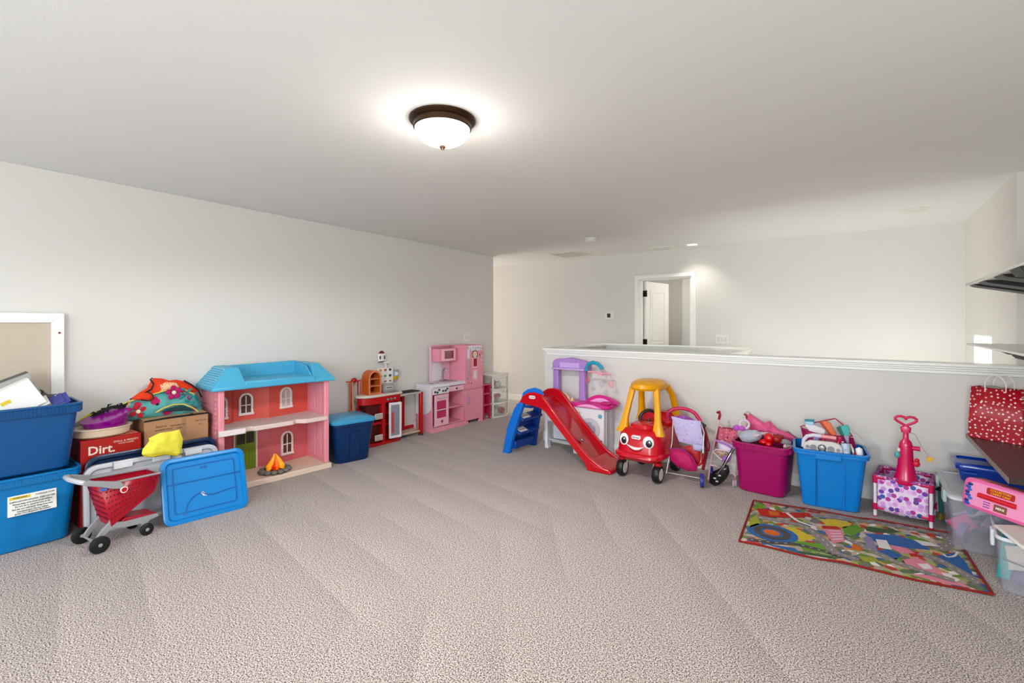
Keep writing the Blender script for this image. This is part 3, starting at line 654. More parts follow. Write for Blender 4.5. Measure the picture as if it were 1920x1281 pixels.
m = MB(); m.cbox((.045, Y0 - .002, .372), (.034, .008, .016), (0, 6, 0)); t.p('child_sticker', m, P('sticker_blue', '5A78C8'))
for yy in (.045, .20):
    m = MB(); m.prism([(.085, .24), (.125, .24), (.11, .14), (.17, .125), (.345, .115), (.352, .095), (.30, .085), (.275, .06), (.255, .06), (.25, .08), (.15, .09), (.10, .11), (.055, .07), (.035, .045), (.015, .045), (.012, .065), (.045, .11), (.085, .15)], yy - .009, yy + .009); t.p('side_frame', m, cg, bev=.003)
m = MB(); m.prism([(.15, .112), (.34, .100), (.345, .118), (.25, .132), (.17, .145), (.15, .135)], .05, .195); t.p('lower_tray', m, cr, bev=.006)
m = MB(); m.tube([(.275, .03, .045), (.275, .21, .045)], .006); m.tube([(.02, .0, .05), (.02, .24, .05)], .006); t.p('axle', m, cg)
for (x, yy, r_) in ((.02, -.012, .050), (.02, .245, .050), (.275, .022, .038), (.275, .22, .038)):
    m = MB(); m.lathe([(0, -.012), (r_ * .8, -.012), (r_, -.007), (r_, .007), (r_ * .8, .012), (0, .012)], (x, yy, r_), 24, 'Y'); wh = t.p('wheel', m, tyre)
    m = MB(); m.lathe([(0, -.016), (.009, -.015), (.011, -.012), (.0, -.011)], (x, yy, r_), 12, 'Y'); t.p('hub', m, cg, par=wh)

# ---------------------------------------------------------------- dollhouse
HX, HY, HR = -4.135, 1.60, 86
t = T('dollhouse', 'large pink plastic dollhouse with a light blue roof and open front', 'dollhouse', (-4.137, 1.565, 0), HR)
HW, HD = .935, .385
pk = P('house_pink', 'EC9AA6', .45); pk2 = P('house_rose', 'D8767C', .5); terra = mat('house_coral', 'E2685C', .5, vary=.08, scale=3); crm = P('house_cream', 'EBD3C0', .5); rf = P('roof_blue', '5FB9DC', .4); wf = P('window_white', 'F0E2DE', .4)
gl = mat('dark_pane', '5A3A36', .25); glw = mat('light_pane', 'C9B8B0', .3); grn = P('door_green', '7C9A2E', .5)
m = MB(); m.box(-.03, HW + .015, -.035, HD, 0, .052); base = t.p('base', m, crm, bev=.008)
m = MB()
for i in range(14): m.box(.06, HW - .03, .0 + i * .026, .003 + i * .026, .0525, .0535)
t.p('floor_groove', m, P('groove_tan', 'D2B69F'), par=base)
# left outer wall with siding, front post
def sidewall(x0, x1, sgn, nm):
    m = MB(); m.box(x0, x1, .02, HD, .05, .845); wl_ = t.p(nm, m, pk, bev=.003)
    for i in range(20):
        z = .06 + i * .0385
        m = MB(); m.prism([(0, 0), (sgn * -.013, .0), (sgn * -.011, .005), (0, .036)], .03, HD - .01, 'XZ'); m.bm.transform(at(x0 if sgn > 0 else x1, 0, z)); 
        t.p('siding_board', m, pk, par=wl_)
    return wl_
sidewall(0, .03, 1, 'side_wall'); sidewall(HW - .03, HW, -1, 'side_wall')
for x in (.0, HW - .045): m = MB(); m.box(x, x + .048, -.012, .035, .05, .845); t.p('corner_post', m, pk, bev=.01)
m = MB()
for z0, z1 in ((.52, .80), (.10, .42)):
    m.box(HW - .034, HW - .03, .08, .18, z0, z1); m.box(HW - .034, HW - .03, .21, .31, z0, z1)
t.p('wall_panel', m, P('panel_pink', 'EFA0B0', .5))
# back wall with bays
for z0, z1 in ((.05, .47), (.50, .85)):
    poly = [(.03, HD), (.03, HD - .02), (.28, HD - .02), (.33, HD - .09), (.52, HD - .09), (.57, HD - .02), (HW - .03, HD - .02), (HW - .03, HD)]
    poly = [(.03, HD - .005), (.03, HD - .10), (.19, HD - .10), (.23, HD - .03), (.42, HD - .03), (.51, HD - .085), (HW - .03, HD - .02), (HW - .03, HD - .005)]
    m = MB(); m.prism(poly, z0, z1, 'XY'); t.p('back_wall', m, terra if z0 > .3 else pk2)
m = MB(); m.prism([(.0, .03), (.26, .03), (.28, .0), (.60, .0), (.64, .035), (.70, -.03), (HW - .02, -.03), (HW - .02, HD - .02), (0, HD - .02)][::1], .462, .502, 'XY'); t.p('upper_floor', m, P('floor_white', 'E8CFC8', .5), bev=.006)
m = MB(); m.box(.0, .20, -.03, .03, .462, .508); t.p('balcony_edge', m, P('edge_white', 'F2E6E4', .5), bev=.006)
def arch(w, h, n=8):
    r_ = w / 2; return [(-r_, 0), (-r_, h - r_)] + [(r_ * math.cos(R(180 - 180 * i / n)), h - r_ + r_ * math.sin(R(180 - 180 * i / n))) for i in range(1, n)] + [(r_, h - r_), (r_, 0)]
def hwin(x, z, y, w=.085, h=.165, pane=gl, rz=0):
    Mx = at(x, y, z) @ Matrix.Rotation(R(rz), 4, 'Z')
    m = MB(); o_ = arch(w + .036, h + .03); i_ = [(a, b + .012) for a, b in arch(w, h)]; m.frame([(a, b) for a, b in o_], i_, -.014, 0); m.box(-w/2 - .022, w/2 + .022, -.018, 0, -.008, .014); m.bm.transform(Mx); f = t.p('window', m, wf, bev=.002)
    m = MB(); m.prism([(a, b + .01) for a, b in arch(w, h)], -.004, -.001); m.bm.transform(Mx); t.p('pane', m, pane, par=f)
    m = MB(); m.box(-.004, .004, -.010, -.003, .01, h); m.box(-w/2, w/2, -.010, -.003, h * .5 - .004, h * .5 + .004); m.bm.transform(Mx); t.p('muntin', m, wf, par=f)
    m = MB()
    for a, b in ((-w/2 - .012, .05), (w/2 + .012, .05), (0, h + .021)): m.ell((a, -.015, b), (.0035, .002, .0035), 6, 4)
    m.bm.transform(Mx); t.p('screw_hole', m, gl, par=f)
hwin(.33, .555, HD - .032); hwin(.675, .575, HD - .055, pane=glw, rz=8); hwin(.105, .555, HD - .103, w=.07)
hwin(.685, .125, HD - .055, rz=8, h=.19)
m = MB(); m.box(.24, .41, HD - .042, HD - .03, .055, .41); dr = t.p('front_door', m, grn, bev=.003)
m = MB()
for i in range(6): m.box(.245 + i * .027, .2475 + i * .027, HD - .0435, HD - .041, .06, .26)
t.p('board_line', m, P('door_green_dark', '5E7A1E'), par=dr)
m = MB()
for x in (.255, .33): m.box(x, x + .065, HD - .0445, HD - .041, .29, .39)
t.p('pane', m, mat('dark_green_pane', '2B2A1C', .3), par=dr)
m = MB(); m.box(.225, .24, HD - .048, HD - .03, .055, .42); m.box(.41, .425, HD - .048, HD - .03, .055, .42); m.box(.225, .425, HD - .048, HD - .03, .41, .425); t.p('door_frame', m, wf, par=dr)
# roof: two shingled hips and a flat deck with a parapet
def frustum(b, tp, z0, z1, z2):
    m = MB(); r4 = lambda q, z: [(q[0], q[2], z), (q[1], q[2], z), (q[1], q[3], z), (q[0], q[3], z)]
    m.loft([r4(b, z0), r4(b, z1), r4(tp, z2)]); return m
ZR = .835
hl = t.p('roof_hip', frustum((-.055, .20, -.05, HD + .01), (.085, .175, .06, HD + .01), ZR, ZR + .022, ZR + .175), rf, bev=.006)
hr = t.p('roof_hip', frustum((HW - .16, HW + .045, -.045, HD + .01), (HW - .12, HW - .05, .10, HD + .01), ZR, ZR + .022, ZR + .165), rf, bev=.006)
rf2 = P('roof_blue_light', '7CCAE6', .4)
m = MB()
for i in range(9):
    f = .1 + i * .1; z = ZR + .022 + .153 * f
    xa = -.055 + .14 * f; y0 = -.05 + .11 * f
    nsh = 9
    for k in range(nsh):
        y = y0 + .02 + (HD - y0 - .03) * (k + .5 * (i % 2)) / nsh
        if y + .034 < HD: m.box(-.005, .005, 0, .034, -.003, .006, at(xa - .001, y, z) @ Matrix.Rotation(R(-48), 4, 'Y'))
t.p('roof_shingles', m, rf2, par=hl)['kind'] = 'stuff'
m = MB(); m.box(.19, HW - .15, -.045, HD + .005, ZR, ZR + .062); t.p('roof_deck', m, rf, bev=.01)
m = MB(); m.prism([(.12, ZR + .05), (HW - .09, ZR + .05), (HW - .09, ZR + .165), (HW - .16, ZR + .18), (.18, ZR + .17), (.10, ZR + .16)], HD - .02, HD + .005); t.p('parapet', m, rf, bev=.004)
m = MB(); m.prism([(.0, ZR + .05), (HD, ZR + .05), (HD, ZR + .165), (.13, ZR + .15)], HW - .165, HW - .15, 'YZ'); t.p('parapet', m, rf, bev=.004)
# toy campfire on the dollhouse floor
t = T('toy_campfire', 'toy campfire with orange flames and a ring of grey stones inside the dollhouse', 'toy', (-4.185, 2.045, .0545))
stn = mat('grey_stone', '77746C', .85, vary=.25, scale=30, bump=.4, bscale=60)
for k in range(13):
    q = 2 * math.pi * k / 13; m = MB(); rr = random.Random(k); m.ell((math.cos(q) * .083, math.sin(q) * .088, .017), (.024 + rr.random() * .005, .022, .017), 8, 6, Matrix.Rotation(q, 3, 'Z')); t.p('stone', m, stn)
m = MB(); m.lathe([(0, .0), (.075, .0), (.07, .016), (.03, .03), (0, .034)], seg=18); t.p('ash_bed', m, mat('ember', '7E2F1E', .8, vary=.4, scale=40))
for k in range(5):
    q = k * 1.26 + .3; m = MB(); m.tube([(math.cos(q) * .07, math.sin(q) * .07, .02), (math.cos(q + 3.0) * .03, math.sin(q + 3.0) * .03, .055)], .010, 7); t.p('log', m, mat('toy_log', '6E3420', .8))
t.o.scale = (1.22, 1.22, 1.1)
fl = [mat('flame_orange', 'F07818', .35, emit=.25), mat('flame_yellow', 'F7A928', .35, emit=.3), mat('flame_red', 'E23A22', .35, emit=.2)]
for k in range(9):
    q = 2 * math.pi * k / 9; rr = .035 if k % 2 else .02; h = (.10, .125, .085)[k % 3]
    m = MB(); m.tube([(math.cos(q) * rr * 1.3, math.sin(q) * rr * 1.3, .015), (math.cos(q) * rr * 1.35, math.sin(q) * rr * 1.35, .05), (math.cos(q + .3) * rr * .7, math.sin(q + .3) * rr * .7, .015 + h * .7), (math.cos(q) * .006, math.sin(q) * .006, .02 + h)], [.018, .024, .013, .002], 8); t.p('flame', m, fl[k % 3])

# ---------------------------------------------------------------- navy bin with light blue lid
t = T('lidded_bin', 'navy storage bin with a light blue domed lid beside the dollhouse', 'storage bin', (-4.045, 2.565, 0), 80)
nb = P('bin_navy', '0A3260', .28); lb = P('lid_light_blue', '4FA6CE', .3)
def R2(w, d, z, r_, cx=.19, cy=.20): return [(x, y, z) for x, y in rrect(w, d, r_, 6, cx, cy)]
m = MB(); m.loft([R2(.33, .32, 0, .06), R2(.345, .335, .012, .06), R2(.41, .40, .355, .06), R2(.43, .42, .36, .06), R2(.435, .425, .405, .06)]); t.p('body', m, nb)
m = MB(); m.loft([R2(.455, .445, .392, .065), R2(.46, .45, .412, .065), R2(.44, .43, .425, .06), R2(.37, .36, .432, .055), R2(.35, .34, .44, .05), R2(.15, .15, .447, .05)]); t.p('lid', m, lb)
m = MB(); m.box(.10, .28, -.014, .01, .365, .392); t.p('handle', m, nb, bev=.006)
m = MB(); m.loft([[(x, y, z) for x, y in rrect(.10, .004, .001, 2, .19, yy)] for z, yy in ((.05, .022), (.30, -.001))]); t.p('front_rib', m, nb)

# ================================================================ toy brooms, red kitchen, pink kitchen, drawers
t = T('toy_broom_set', 'red rack of orange and red toy cleaning tools leaning against the wall', 'toy', (-4.50, 3.06, 0), 90)
ro = P('rack_red', 'B4231F'); oro = P('broom_orange', 'C9632C', .5)
m = MB(); m.tube([(-.09, .0, .735), (.13, .0, .735)], .006); m.tube([(.0, .03, 0.01), (.0, .02, .76)], .012); m.tube([(-.08, .03, .012), (.08, .03, .012)], .012); t.p('rack', m, ro)
m = MB(); m.ell((.01, 0, .745), (.035, .025, .03)); t.p('rack_head', m, ro, bev=0)
for x, h, mm, nm in ((-.055, .40, oro, 'broom'), (-.02, .46, mat('tool_wood', 'D79A66', .6), 'mop'), (.05, .44, ro, 'dustpan'), (.095, .5, P('tool_coral', 'E27A62'), 'brush')):
    m = MB(); m.tube([(x, -.012, .735), (x + .005, -.014, .40)], .0075); tool = t.p(nm, m, mm)
    m = MB()
    if nm == 'dustpan': m.puff([(x - .03, .42), (x + .03, .42), (x + .034, .30), (x + .02, .24), (x - .02, .24), (x - .034, .30)], -.018, .012, 'XZ', 3)
    else: m.loft([[(x + a, -.014 + b, z) for a, b in ((-w_, -.012), (w_, -.012), (w_, .012), (-w_, .012))] for z, w_ in ((.42, .012), (.36, .026), (.24, .034))])
    mk('head', m, mm, tool, bev=.003)

t = T('red_toy_kitchen', 'red toy kitchen with rounded cabinet, white framed oven door and grill table', 'toy kitchen', (-4.33, 3.02, 0), 90)
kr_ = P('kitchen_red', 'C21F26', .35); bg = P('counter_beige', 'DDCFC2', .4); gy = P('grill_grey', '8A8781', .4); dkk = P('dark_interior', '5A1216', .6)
# rounded cabinet: half-round left end
def hr(x0, x1, y0, y1, z, n=10):
    r_ = (y1 - y0) / 2 * 1.0; pts = [(x1, y0, z)]
    pts += [(x0 + .17 - .17 * math.sin(R(a)), y0 + r_ - r_ * math.cos(R(a)), z) for a in [180 * i / n for i in range(n + 1)]]
    pts += [(x1, y1, z)]; return pts
m = MB(); m.loft([hr(.05, .56, 0, .20, .0), hr(.05, .56, 0, .20, .035)]); t.p('plinth', m, kr_, bev=.004)
m = MB(); m.loft([hr(.05, .56, 0, .20, .47), hr(.05, .56, 0, .20, .55)]); t.p('cabinet_band', m, kr_, bev=.004)
m = MB(); m.loft([hr(.03, .58, -.015, .205, .55), hr(.03, .58, -.015, .205, .578)]); t.p('counter', m, bg, bev=.008)
m = MB()
m.box(.30, .345, .0, .2, .035, .47); m.box(.535, .56, 0, .2, .035, .47); m.box(.10, .56, .185, .2, .035, .47)
t.p('cabinet_side', m, kr_, bev=.003)
for z in (.22, .345): m = MB(); m.box(.345, .535, .01, .19, z, z + .012); t.p('shelf', m, kr_, bev=.002)
m = MB(); m.loft([hr(.06, .30, .01, .19, .24), hr(.06, .30, .01, .19, .265)]); t.p('shelf', m, kr_, bev=.002)
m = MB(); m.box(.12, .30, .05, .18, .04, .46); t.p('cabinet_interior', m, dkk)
for z in (.06, .30):
    m = MB(); m.box(.20, .305, -.006, .006, z, z + .065); tr = t.p('tray', m, white, bev=.006)
    for i in range(5):
        for k in range(3):
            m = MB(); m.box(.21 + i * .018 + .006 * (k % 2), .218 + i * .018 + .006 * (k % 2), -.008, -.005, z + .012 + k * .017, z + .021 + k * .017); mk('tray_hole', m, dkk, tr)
m = MB(); m.frame([(.345, .06), (.50, .06), (.50, .47), (.345, .47)], [(.37, .09), (.475, .09), (.475, .44), (.37, .44)], -.03, -.008); m.bm.transform(at(.345, -.01, 0) @ Matrix.Rotation(R(-14), 4, 'Z') @ at(-.345 + .03, .01, 0)); od = t.p('oven_door', m, P('door_white', 'E6E0E4', .35), bev=.008)
m = MB(); m.box(.37, .475, -.022, -.014, .09, .44); m.bm.transform(at(.345, -.01, 0) @ Matrix.Rotation(R(-14), 4, 'Z') @ at(-.345 + .03, .01, 0)); mk('oven_glass', m, mat('oven_glass', '8E8C98', .15), od)
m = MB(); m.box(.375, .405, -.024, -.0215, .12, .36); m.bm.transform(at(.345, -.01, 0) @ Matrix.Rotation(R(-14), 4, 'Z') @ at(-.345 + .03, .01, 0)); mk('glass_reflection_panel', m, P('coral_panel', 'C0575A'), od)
for x in (.37, .42, .47): m = MB(); m.lathe([(0, 0), (.014, 0), (.012, -.016), (0, -.017)], (x, -.002, .51), 14, 'Y'); t.p('knob', m, gy)
m = MB(); m.cbox((.45, .08, .582), (.20, .16, .008)); t.p('hob', m, gy, bev=.003)
# grill table
m = MB(); m.box(.57, .915, .0, .20, .515, .54); t.p('table_top', m, P('table_grey', 'B9B4AE', .4), bev=.008)
m = MB(); m.box(.60, .885, .02, .18, .54, .548); gt = t.p('grill_plate', m, P('grill_black', '2E2A28', .5), bev=.003)
for i in range(9): m = MB(); m.box(.61, .875, .032 + i * .016, .037 + i * .016, .548, .553); mk('grill_bar', m, P('grill_black', '2E2A28', .5), gt)
for x, y in ((.87, -.004), (.71, .15)):
    m = MB(); m.box(x, x + .045, y, y + .045, .02, .535); t.p('leg', m, kr_, bev=.012)
    m = MB(); m.lathe([(0, 0), (.035, 0), (.03, .022), (0, .024)], (x + .022, y + .022, 0), 14); t.p('foot', m, P('foot_dark', '3A3533', .6))
m = MB(); m.box(.56, .88, .01, .17, .045, .066); t.p('lower_shelf', m, P('shelf_tan', 'CDB9A2', .5), bev=.004)
m = MB(); m.box(.74, .90, .155, .175, .07, .11); t.p('cross_bar', m, kr_, bev=.004)
# orange arched shelf
t = T('orange_arched_shelf', 'small orange arched toy shelf standing on the red kitchen counter', 'toy shelf', (-4.36, 3.145, .579), 90)
oc = P('shelf_orange', 'C96A2E', .45); oc2 = P('shelf_orange_light', 'E8936A', .45)
W_, H_ = .165, .27
def arc2(w, h, n=10): r_ = w / 2; return [(-r_, 0), (-r_, h - r_)] + [(r_ * math.cos(R(180 - 180 * i / n)), h - r_ + r_ * math.sin(R(180 - 180 * i / n))) for i in range(1, n)] + [(r_, h - r_), (r_, 0)]
m = MB(); m.frame([(a + .1, b) for a, b in arc2(W_, H_)], [(a + .1, b + .008) for a, b in arc2(W_ - .03, H_ - .025)], .0, .13); t.p('case', m, oc, bev=.003)
m = MB(); m.prism([(a + .1, b + .004) for a, b in arc2(W_ - .01, H_ - .01)], .12, .13); t.p('back', m, P('shelf_dark_red', '7A2413', .5))
for z in (.01, .09, .17): m = MB(); m.box(.105 - W_/2 + .01, .095 + W_/2 - .01, .004, .125, z, z + .009); t.p('shelf', m, oc2)
m = MB(); m.frame([(a + .1, b) for a, b in arc2(W_ + .004, H_ + .002)], [(a + .1, b + .006) for a, b in arc2(W_ - .034, H_ - .027)], -.004, .001); t.p('front_trim', m, oc2, bev=.001)
# food board, coffee machine, lantern
t = T('food_sticker_board', 'white board of food stickers behind the red kitchen counter', 'toy board', (-4.52, 3.40, .579), 90)
m = MB(); m.box(0, .225, 0, .012, .0, .27); t.p('board', m, white, bev=.004)
for i in range(3):
    for k in range(3):
        cc = ('C9B25A', '7C7F86', 'C9A3A3', 'B36A5A', '6FA56A', 'B8554B', '2F2F33', '3C3A40', '8E5A4A')[i * 3 + k]
        m = MB(); m.prism([(.04 + i * .07 + .02 * math.cos(a * .785), .245 - k * .07 + .016 * math.sin(a * .785)) for a in range(8)], -.002, 0); t.p('food_sticker', m, mat('print_' + cc, cc, .6))
for (x, z, ww, hh) in ((.115, .275, .012, .05),): m = MB(); m.box(x, x + ww, 0, .01, z - .01, z + hh); m.box(x - .03, x + .05, -.01, .012, z + hh, z + hh + .018); t.p('tap_post', m, white, bev=.003)
m = MB(); m.box(.09, .18, -.05, .0, .09, .105); m.box(.12, .15, -.035, .0, .04, .10); t.p('spout', m, white, bev=.004)
t = T('toy_coffee_machine', 'small grey toy coffee machine on the red kitchen counter', 'toy appliance', (-4.39, 3.385, .579), 90)
m = MB(); m.box(0, .155, 0, .10, 0, .095); t.p('body', m, P('coffee_grey', '9C9A97', .35), bev=.008)
m = MB(); m.box(.025, .135, -.003, .0, .03, .075); t.p('front_panel', m, P('coffee_light', 'C2C0BD', .35), bev=.002)
m = MB(); m.box(.04, .12, -.006, -.002, .05, .058); t.p('slot', m, blk)
m = MB(); m.lathe([(0, 0), (.006, 0), (.003, .03), (.006, .035), (0, .04)], (-.02, .0, .0), 8); t.p('lever', m, kr_)
t = T('toy_lantern', 'tiny white lantern with a dark red dome roof fixed above the food board', 'toy', (-4.545, 3.475, .925), 90)
m = MB(); m.lathe([(0, 0), (.045, 0), (.05, .008), (.052, .085), (.046, .095), (0, .097)], seg=16, sc=(1, .35)); t.p('body', m, white)
m = MB(); m.lathe([(.043, .09), (.036, .11), (.02, .125), (0, .13)], seg=16, sc=(1, .35)); t.p('dome', m, P('dome_red', '7E1F30'))
for x in (-.032, .028): m = MB(); m.box(x - .007, x + .007, -.020, -.012, .03, .07); t.p('window', m, blk)
m = MB(); m.lathe([(.04, -.006), (.046, -.006), (.046, .006), (.04, .006)], seg=16, sc=(1, .38)); t.p('base_ring', m, blk)
t = T('toy_blender_cup', 'small toy cup with yellow bottom hanging right of the food board', 'toy', (-4.53, 3.665, .69), 90)
m = MB(); m.lathe([(0, .0), (.03, .005), (.045, .03), (.048, .05)], seg=18, sc=(1, .5)); t.p('yellow_base', m, P('cup_yellow', 'D9B43C'))
m = MB(); m.lathe([(.048, .05), (.046, .12), (.05, .125), (0, .126)], seg=18, sc=(1, .5)); t.p('cup', m, P('cup_blue', '8FA7B4', .2))
m = MB(); m.box(-.022, .022, -.026, -.022, .06, .10); t.p('label_window', m, P('cup_white', 'E3E6E2'))
m = MB(); m.box(-.065, -.04, -.004, .02, .03, .10); t.p('bracket', m, P('cup_blue', '8FA7B4', .2), bev=.004)

# pink kitchen
t = T('pink_toy_kitchen', 'pink wooden toy kitchen with sink counter, oven and tall fridge', 'toy kitchen', (-4.30, 4.05, 0), 90)
p1 = mat('pink_paint', 'EE9DB0', .4); p2 = mat('pink_paint_light', 'F3B9C9', .4); p3 = mat('hot_pink_inside', 'D8406F', .5); pw = mat('white_lacquer', 'E9E6EE', .35); pen = mat('pencil_mark', '3E3A42', .7)
D_ = .285
m = MB(); m.box(0, .016, 0, D_, .0, .56); m.box(.585, .60, 0, D_, .0, .56); m.box(0, .60, D_ - .012, D_, .04, .56); t.p('side_panel', m, p1, bev=.002)
m = MB(); m.prism([(0.001, .56), (0.001, .30), (.03, .26), (.09, .225), (.16, .215), (D_, .215), (D_, .56)], -.014, -.002, 'YZ'); t.p('white_side_cover', m, pw, bev=.004)
m = MB(); m.box(-.012, .61, -.012, D_, .56, .60); t.p('countertop', m, pw, bev=.004)
m = MB(); m.prism([(-.02, 0), (.62, 0), (.60, .06), (.0, .06)], -.02, -.002); t.p('plinth', m, p1, bev=.002)
m = MB(); m.box(.016, .585, .004, D_, .06, .075); m.box(.30, .585, .004, D_, .265, .28); m.box(.285, .30, .0, D_, .06, .56); t.p('shelf', m, p1, bev=.002)
m = MB(); m.box(.30, .585, D_ - .02, D_ - .012, .07, .49); t.p('inside_back', m, p3)
m = MB(); m.box(.014, .30, -.006, .004, .475, .555); t.p('control_panel', m, pw, bev=.002)
m = MB(); m.box(.305, .585, -.008, .004, .485, .55); t.p('drawer', m, p2, bev=.002)
for x, z in ((.05, .51), (.09, .50), (.12, .53), (.19, .51), (.235, .51), (.265, .53), (.44, .515)):
    m = MB(); m.lathe([(0, 0), (.014, 0), (.014, -.006), (.010, -.014), (0, -.015)], (x, -.006, z), 8, 'Y'); t.p('knob', m, pen)
m = MB(); m.frame([(.04, .07), (.285, .07), (.285, .465), (.04, .465)], [(.075, .17), (.25, .17), (.25, .39), (.075, .39)], -.016, -.002); ov = t.p('oven_door', m, p2, bev=.003)
m = MB(); m.box(.075, .25, -.004, .0, .17, .39); mk('oven_window', m, mat('oven_inside', 'C9476F', .2), ov)
m = MB(); m.box(.072, .252, -.010, -.004, .268, .278); mk('oven_rack', m, pw, ov)
m = MB(); m.tube([(.07, -.03, .43), (.26, -.03, .43)], .006); m.tube([(.08, -.03, .43), (.08, -.01, .43)], .005); m.tube([(.25, -.03, .43), (.25, -.01, .43)], .005); mk('oven_handle', m, mat('chrome', 'B9B9BC', .2, metal=.9), ov)
m = MB()
for a in range(4): m.ell((.165 + .012 * math.cos(a * 1.57), -.017, .125 + .012 * math.sin(a * 1.57)), (.009, .001, .009), 8, 4)
m.box(.163, .167, -.018, -.016, .085, .125); mk('pencil_flower', m, pen, ov)['kind'] = 'stuff'
for i, x in enumerate((.06, .16)): m = MB(); m.lathe([(.0, .6), (.035, .6), (.035, .604), (.028, .605), (0, .604)], (x + .06, .13 + .0 * i, 0), 18); t.p('burner', m, mat('burner_grey', '8C8C90', .4))
m = MB(); m.frame([(a + .44, b + .15) for a, b in rrect(.22, .17, .03)], [(a + .44, b + .15) for a, b in rrect(.19, .14, .03)], .599, .606, 'XY'); t.p('sink_rim', m, mat('chrome', 'B9B9BC', .2, metal=.9))
m = MB(); m.prism([(a + .44, b + .15) for a, b in rrect(.19, .14, .03)], .5995, .601, 'XY'); t.p('basin', m, mat('basin', '8C8C92', .25, metal=.6))
m = MB(); m.tube([(.44, .25, .60), (.44, .25, .72), (.437, .235, .755), (.43, .20, .77), (.42, .17, .76), (.415, .16, .72)], .010, 10); m.tube([(.37, .25, .605), (.50, .25, .605)], .008); t.p('faucet', m, mat('chrome', 'B9B9BC', .2, metal=.9))
m = MB(); m.box(.235, .60, D_ - .012, D_, .60, 1.07); m.box(.225, .235, D_ - .03, D_ , .60, 1.07); bp_ = t.p('back_panel', m, mat('hutch_pink', 'F0C0D4', .4), bev=.002)
m = MB(); m.box(.236, .43, D_ - .0135, D_ - .0118, .605, .88); mk('splashback', m, pw, bp_)
m = MB(); m.box(.25, .605, .13, D_ - .012, .87, 1.04); mw = t.p('microwave', m, p1, bev=.003)
m = MB(); m.frame([(.30, .875), (.56, .875), (.56, 1.035), (.30, 1.035)], [(.345, .905), (.52, .905), (.52, 1.01), (.345, 1.01)], .118, .13); mk('microwave_door', m, p2, mw, bev=.002)
m = MB(); m.box(.345, .52, .125, .1295, .905, 1.01); mk('microwave_window', m, mat('micro_window', '8A3038', .2), mw)
m = MB()
for i in range(5): m.ell((.582, .128, .90 + i * .03), (.007, .002, .009), 7, 4)
mk('microwave_buttons', m, pen, mw)['kind'] = 'stuff'
m = MB(); m.box(.225, .61, .20, D_ + .0, 1.07, 1.082); t.p('top_board', m, p1, bev=.003)
# fridge column
m = MB(); m.box(.612, .985, .012, D_, .04, 1.078); t.p('fridge_body', m, p1, bev=.003)
m = MB(); m.box(.612, .985, -.004, .012, .475, 1.075); ud = t.p('fridge_door', m, p1, bev=.003)
m = MB(); m.box(.612, .985, -.004, .012, .045, .465); ld = t.p('fridge_door', m, p1, bev=.003)
for z0, z1, par in ((.62, .90, ud), (.29, .40, ld)):
    m = MB(); m.tube([(.66, -.005, z0), (.66, -.03, z0 + .01), (.66, -.03, z1 - .01), (.66, -.005, z1)], .009, 8); mk('handle', m, mat('pink_silver', 'C7B9CC', .3, metal=.5), par)
m = MB(); m.box(.66, .955, -.006, -.003, 1.0, 1.07); m.box(.655, .70, -.006, -.003, .88, 1.0); mk('white_sticker', m, pw, ud)['kind'] = 'stuff'
for i, ch in enumerate('PJY8AO'): t.text(ch, .045, pen, at(.672 + i * .05, -.0065, 1.035 - .01 * (i % 2)) @ FACE, par=ud)
m = MB(); m.lathe([(.046, -.006), (.06, -.006), (.06, -.003), (.046, -.003)], (.81, 0, .945), 24, 'Y'); mk('round_sticker', m, pen, ud)
m = MB(); m.lathe([(0, -.0068), (.046, -.0068), (.046, -.005), (0, -.005)], (.81, 0, .945), 24, 'Y'); mk('round_sticker_face', m, mat('sticker_peach', 'E9C9B4', .5), ud)
m = MB(); m.box(.775, .855, -.007, -.003, .78, .89); mk('red_sticker', m, mat('sticker_red', 'A81E3A', .5), ud)
m = MB(); m.frame([(.765, .76), (.865, .76), (.865, .90), (.765, .90)], [(.777, .78), (.853, .78), (.853, .89), (.777, .89)], -.008, -.003); m.frame([(.77, .60), (.86, .60), (.86, .73), (.77, .73)], [(.782, .615), (.848, .615), (.848, .715), (.782, .715)], -.008, -.003); mk('sticker_frame', m, p2, ud)['kind'] = 'stuff'
m = MB(); m.box(.785, .845, -.006, -.003, .62, .71); mk('white_sticker', m, pw, ud)
rn = random.Random(11)
for i in range(16):
    x, z = rn.choice([(rn.uniform(.90, .965), rn.uniform(.78, 1.0)), (rn.uniform(.67, .95), rn.uniform(.54, .62)), (rn.uniform(.66, .74), rn.uniform(.55, .98))])
    m = MB(); m.ell((x, -.005, z), (.006 + rn.random() * .008, .0015, .006 + rn.random() * .010), 7, 4); mk('small_sticker', m, rn.choice([pen, pw, p3]), ud)
for x in (.80, .93): m = MB(); m.ell((x, -.005, .36), (.005, .003, .005), 8, 4); mk('peg', m, p3, ld)
m = MB(); m.prism([(.63, 0), (.70, 0), (.66, .045), (.63, .045)], .0, .02); m.prism([(.90, 0), (.985, 0), (.985, .045), (.92, .045)], .0, .02); t.p('foot', m, p1)['kind'] = 'stuff'

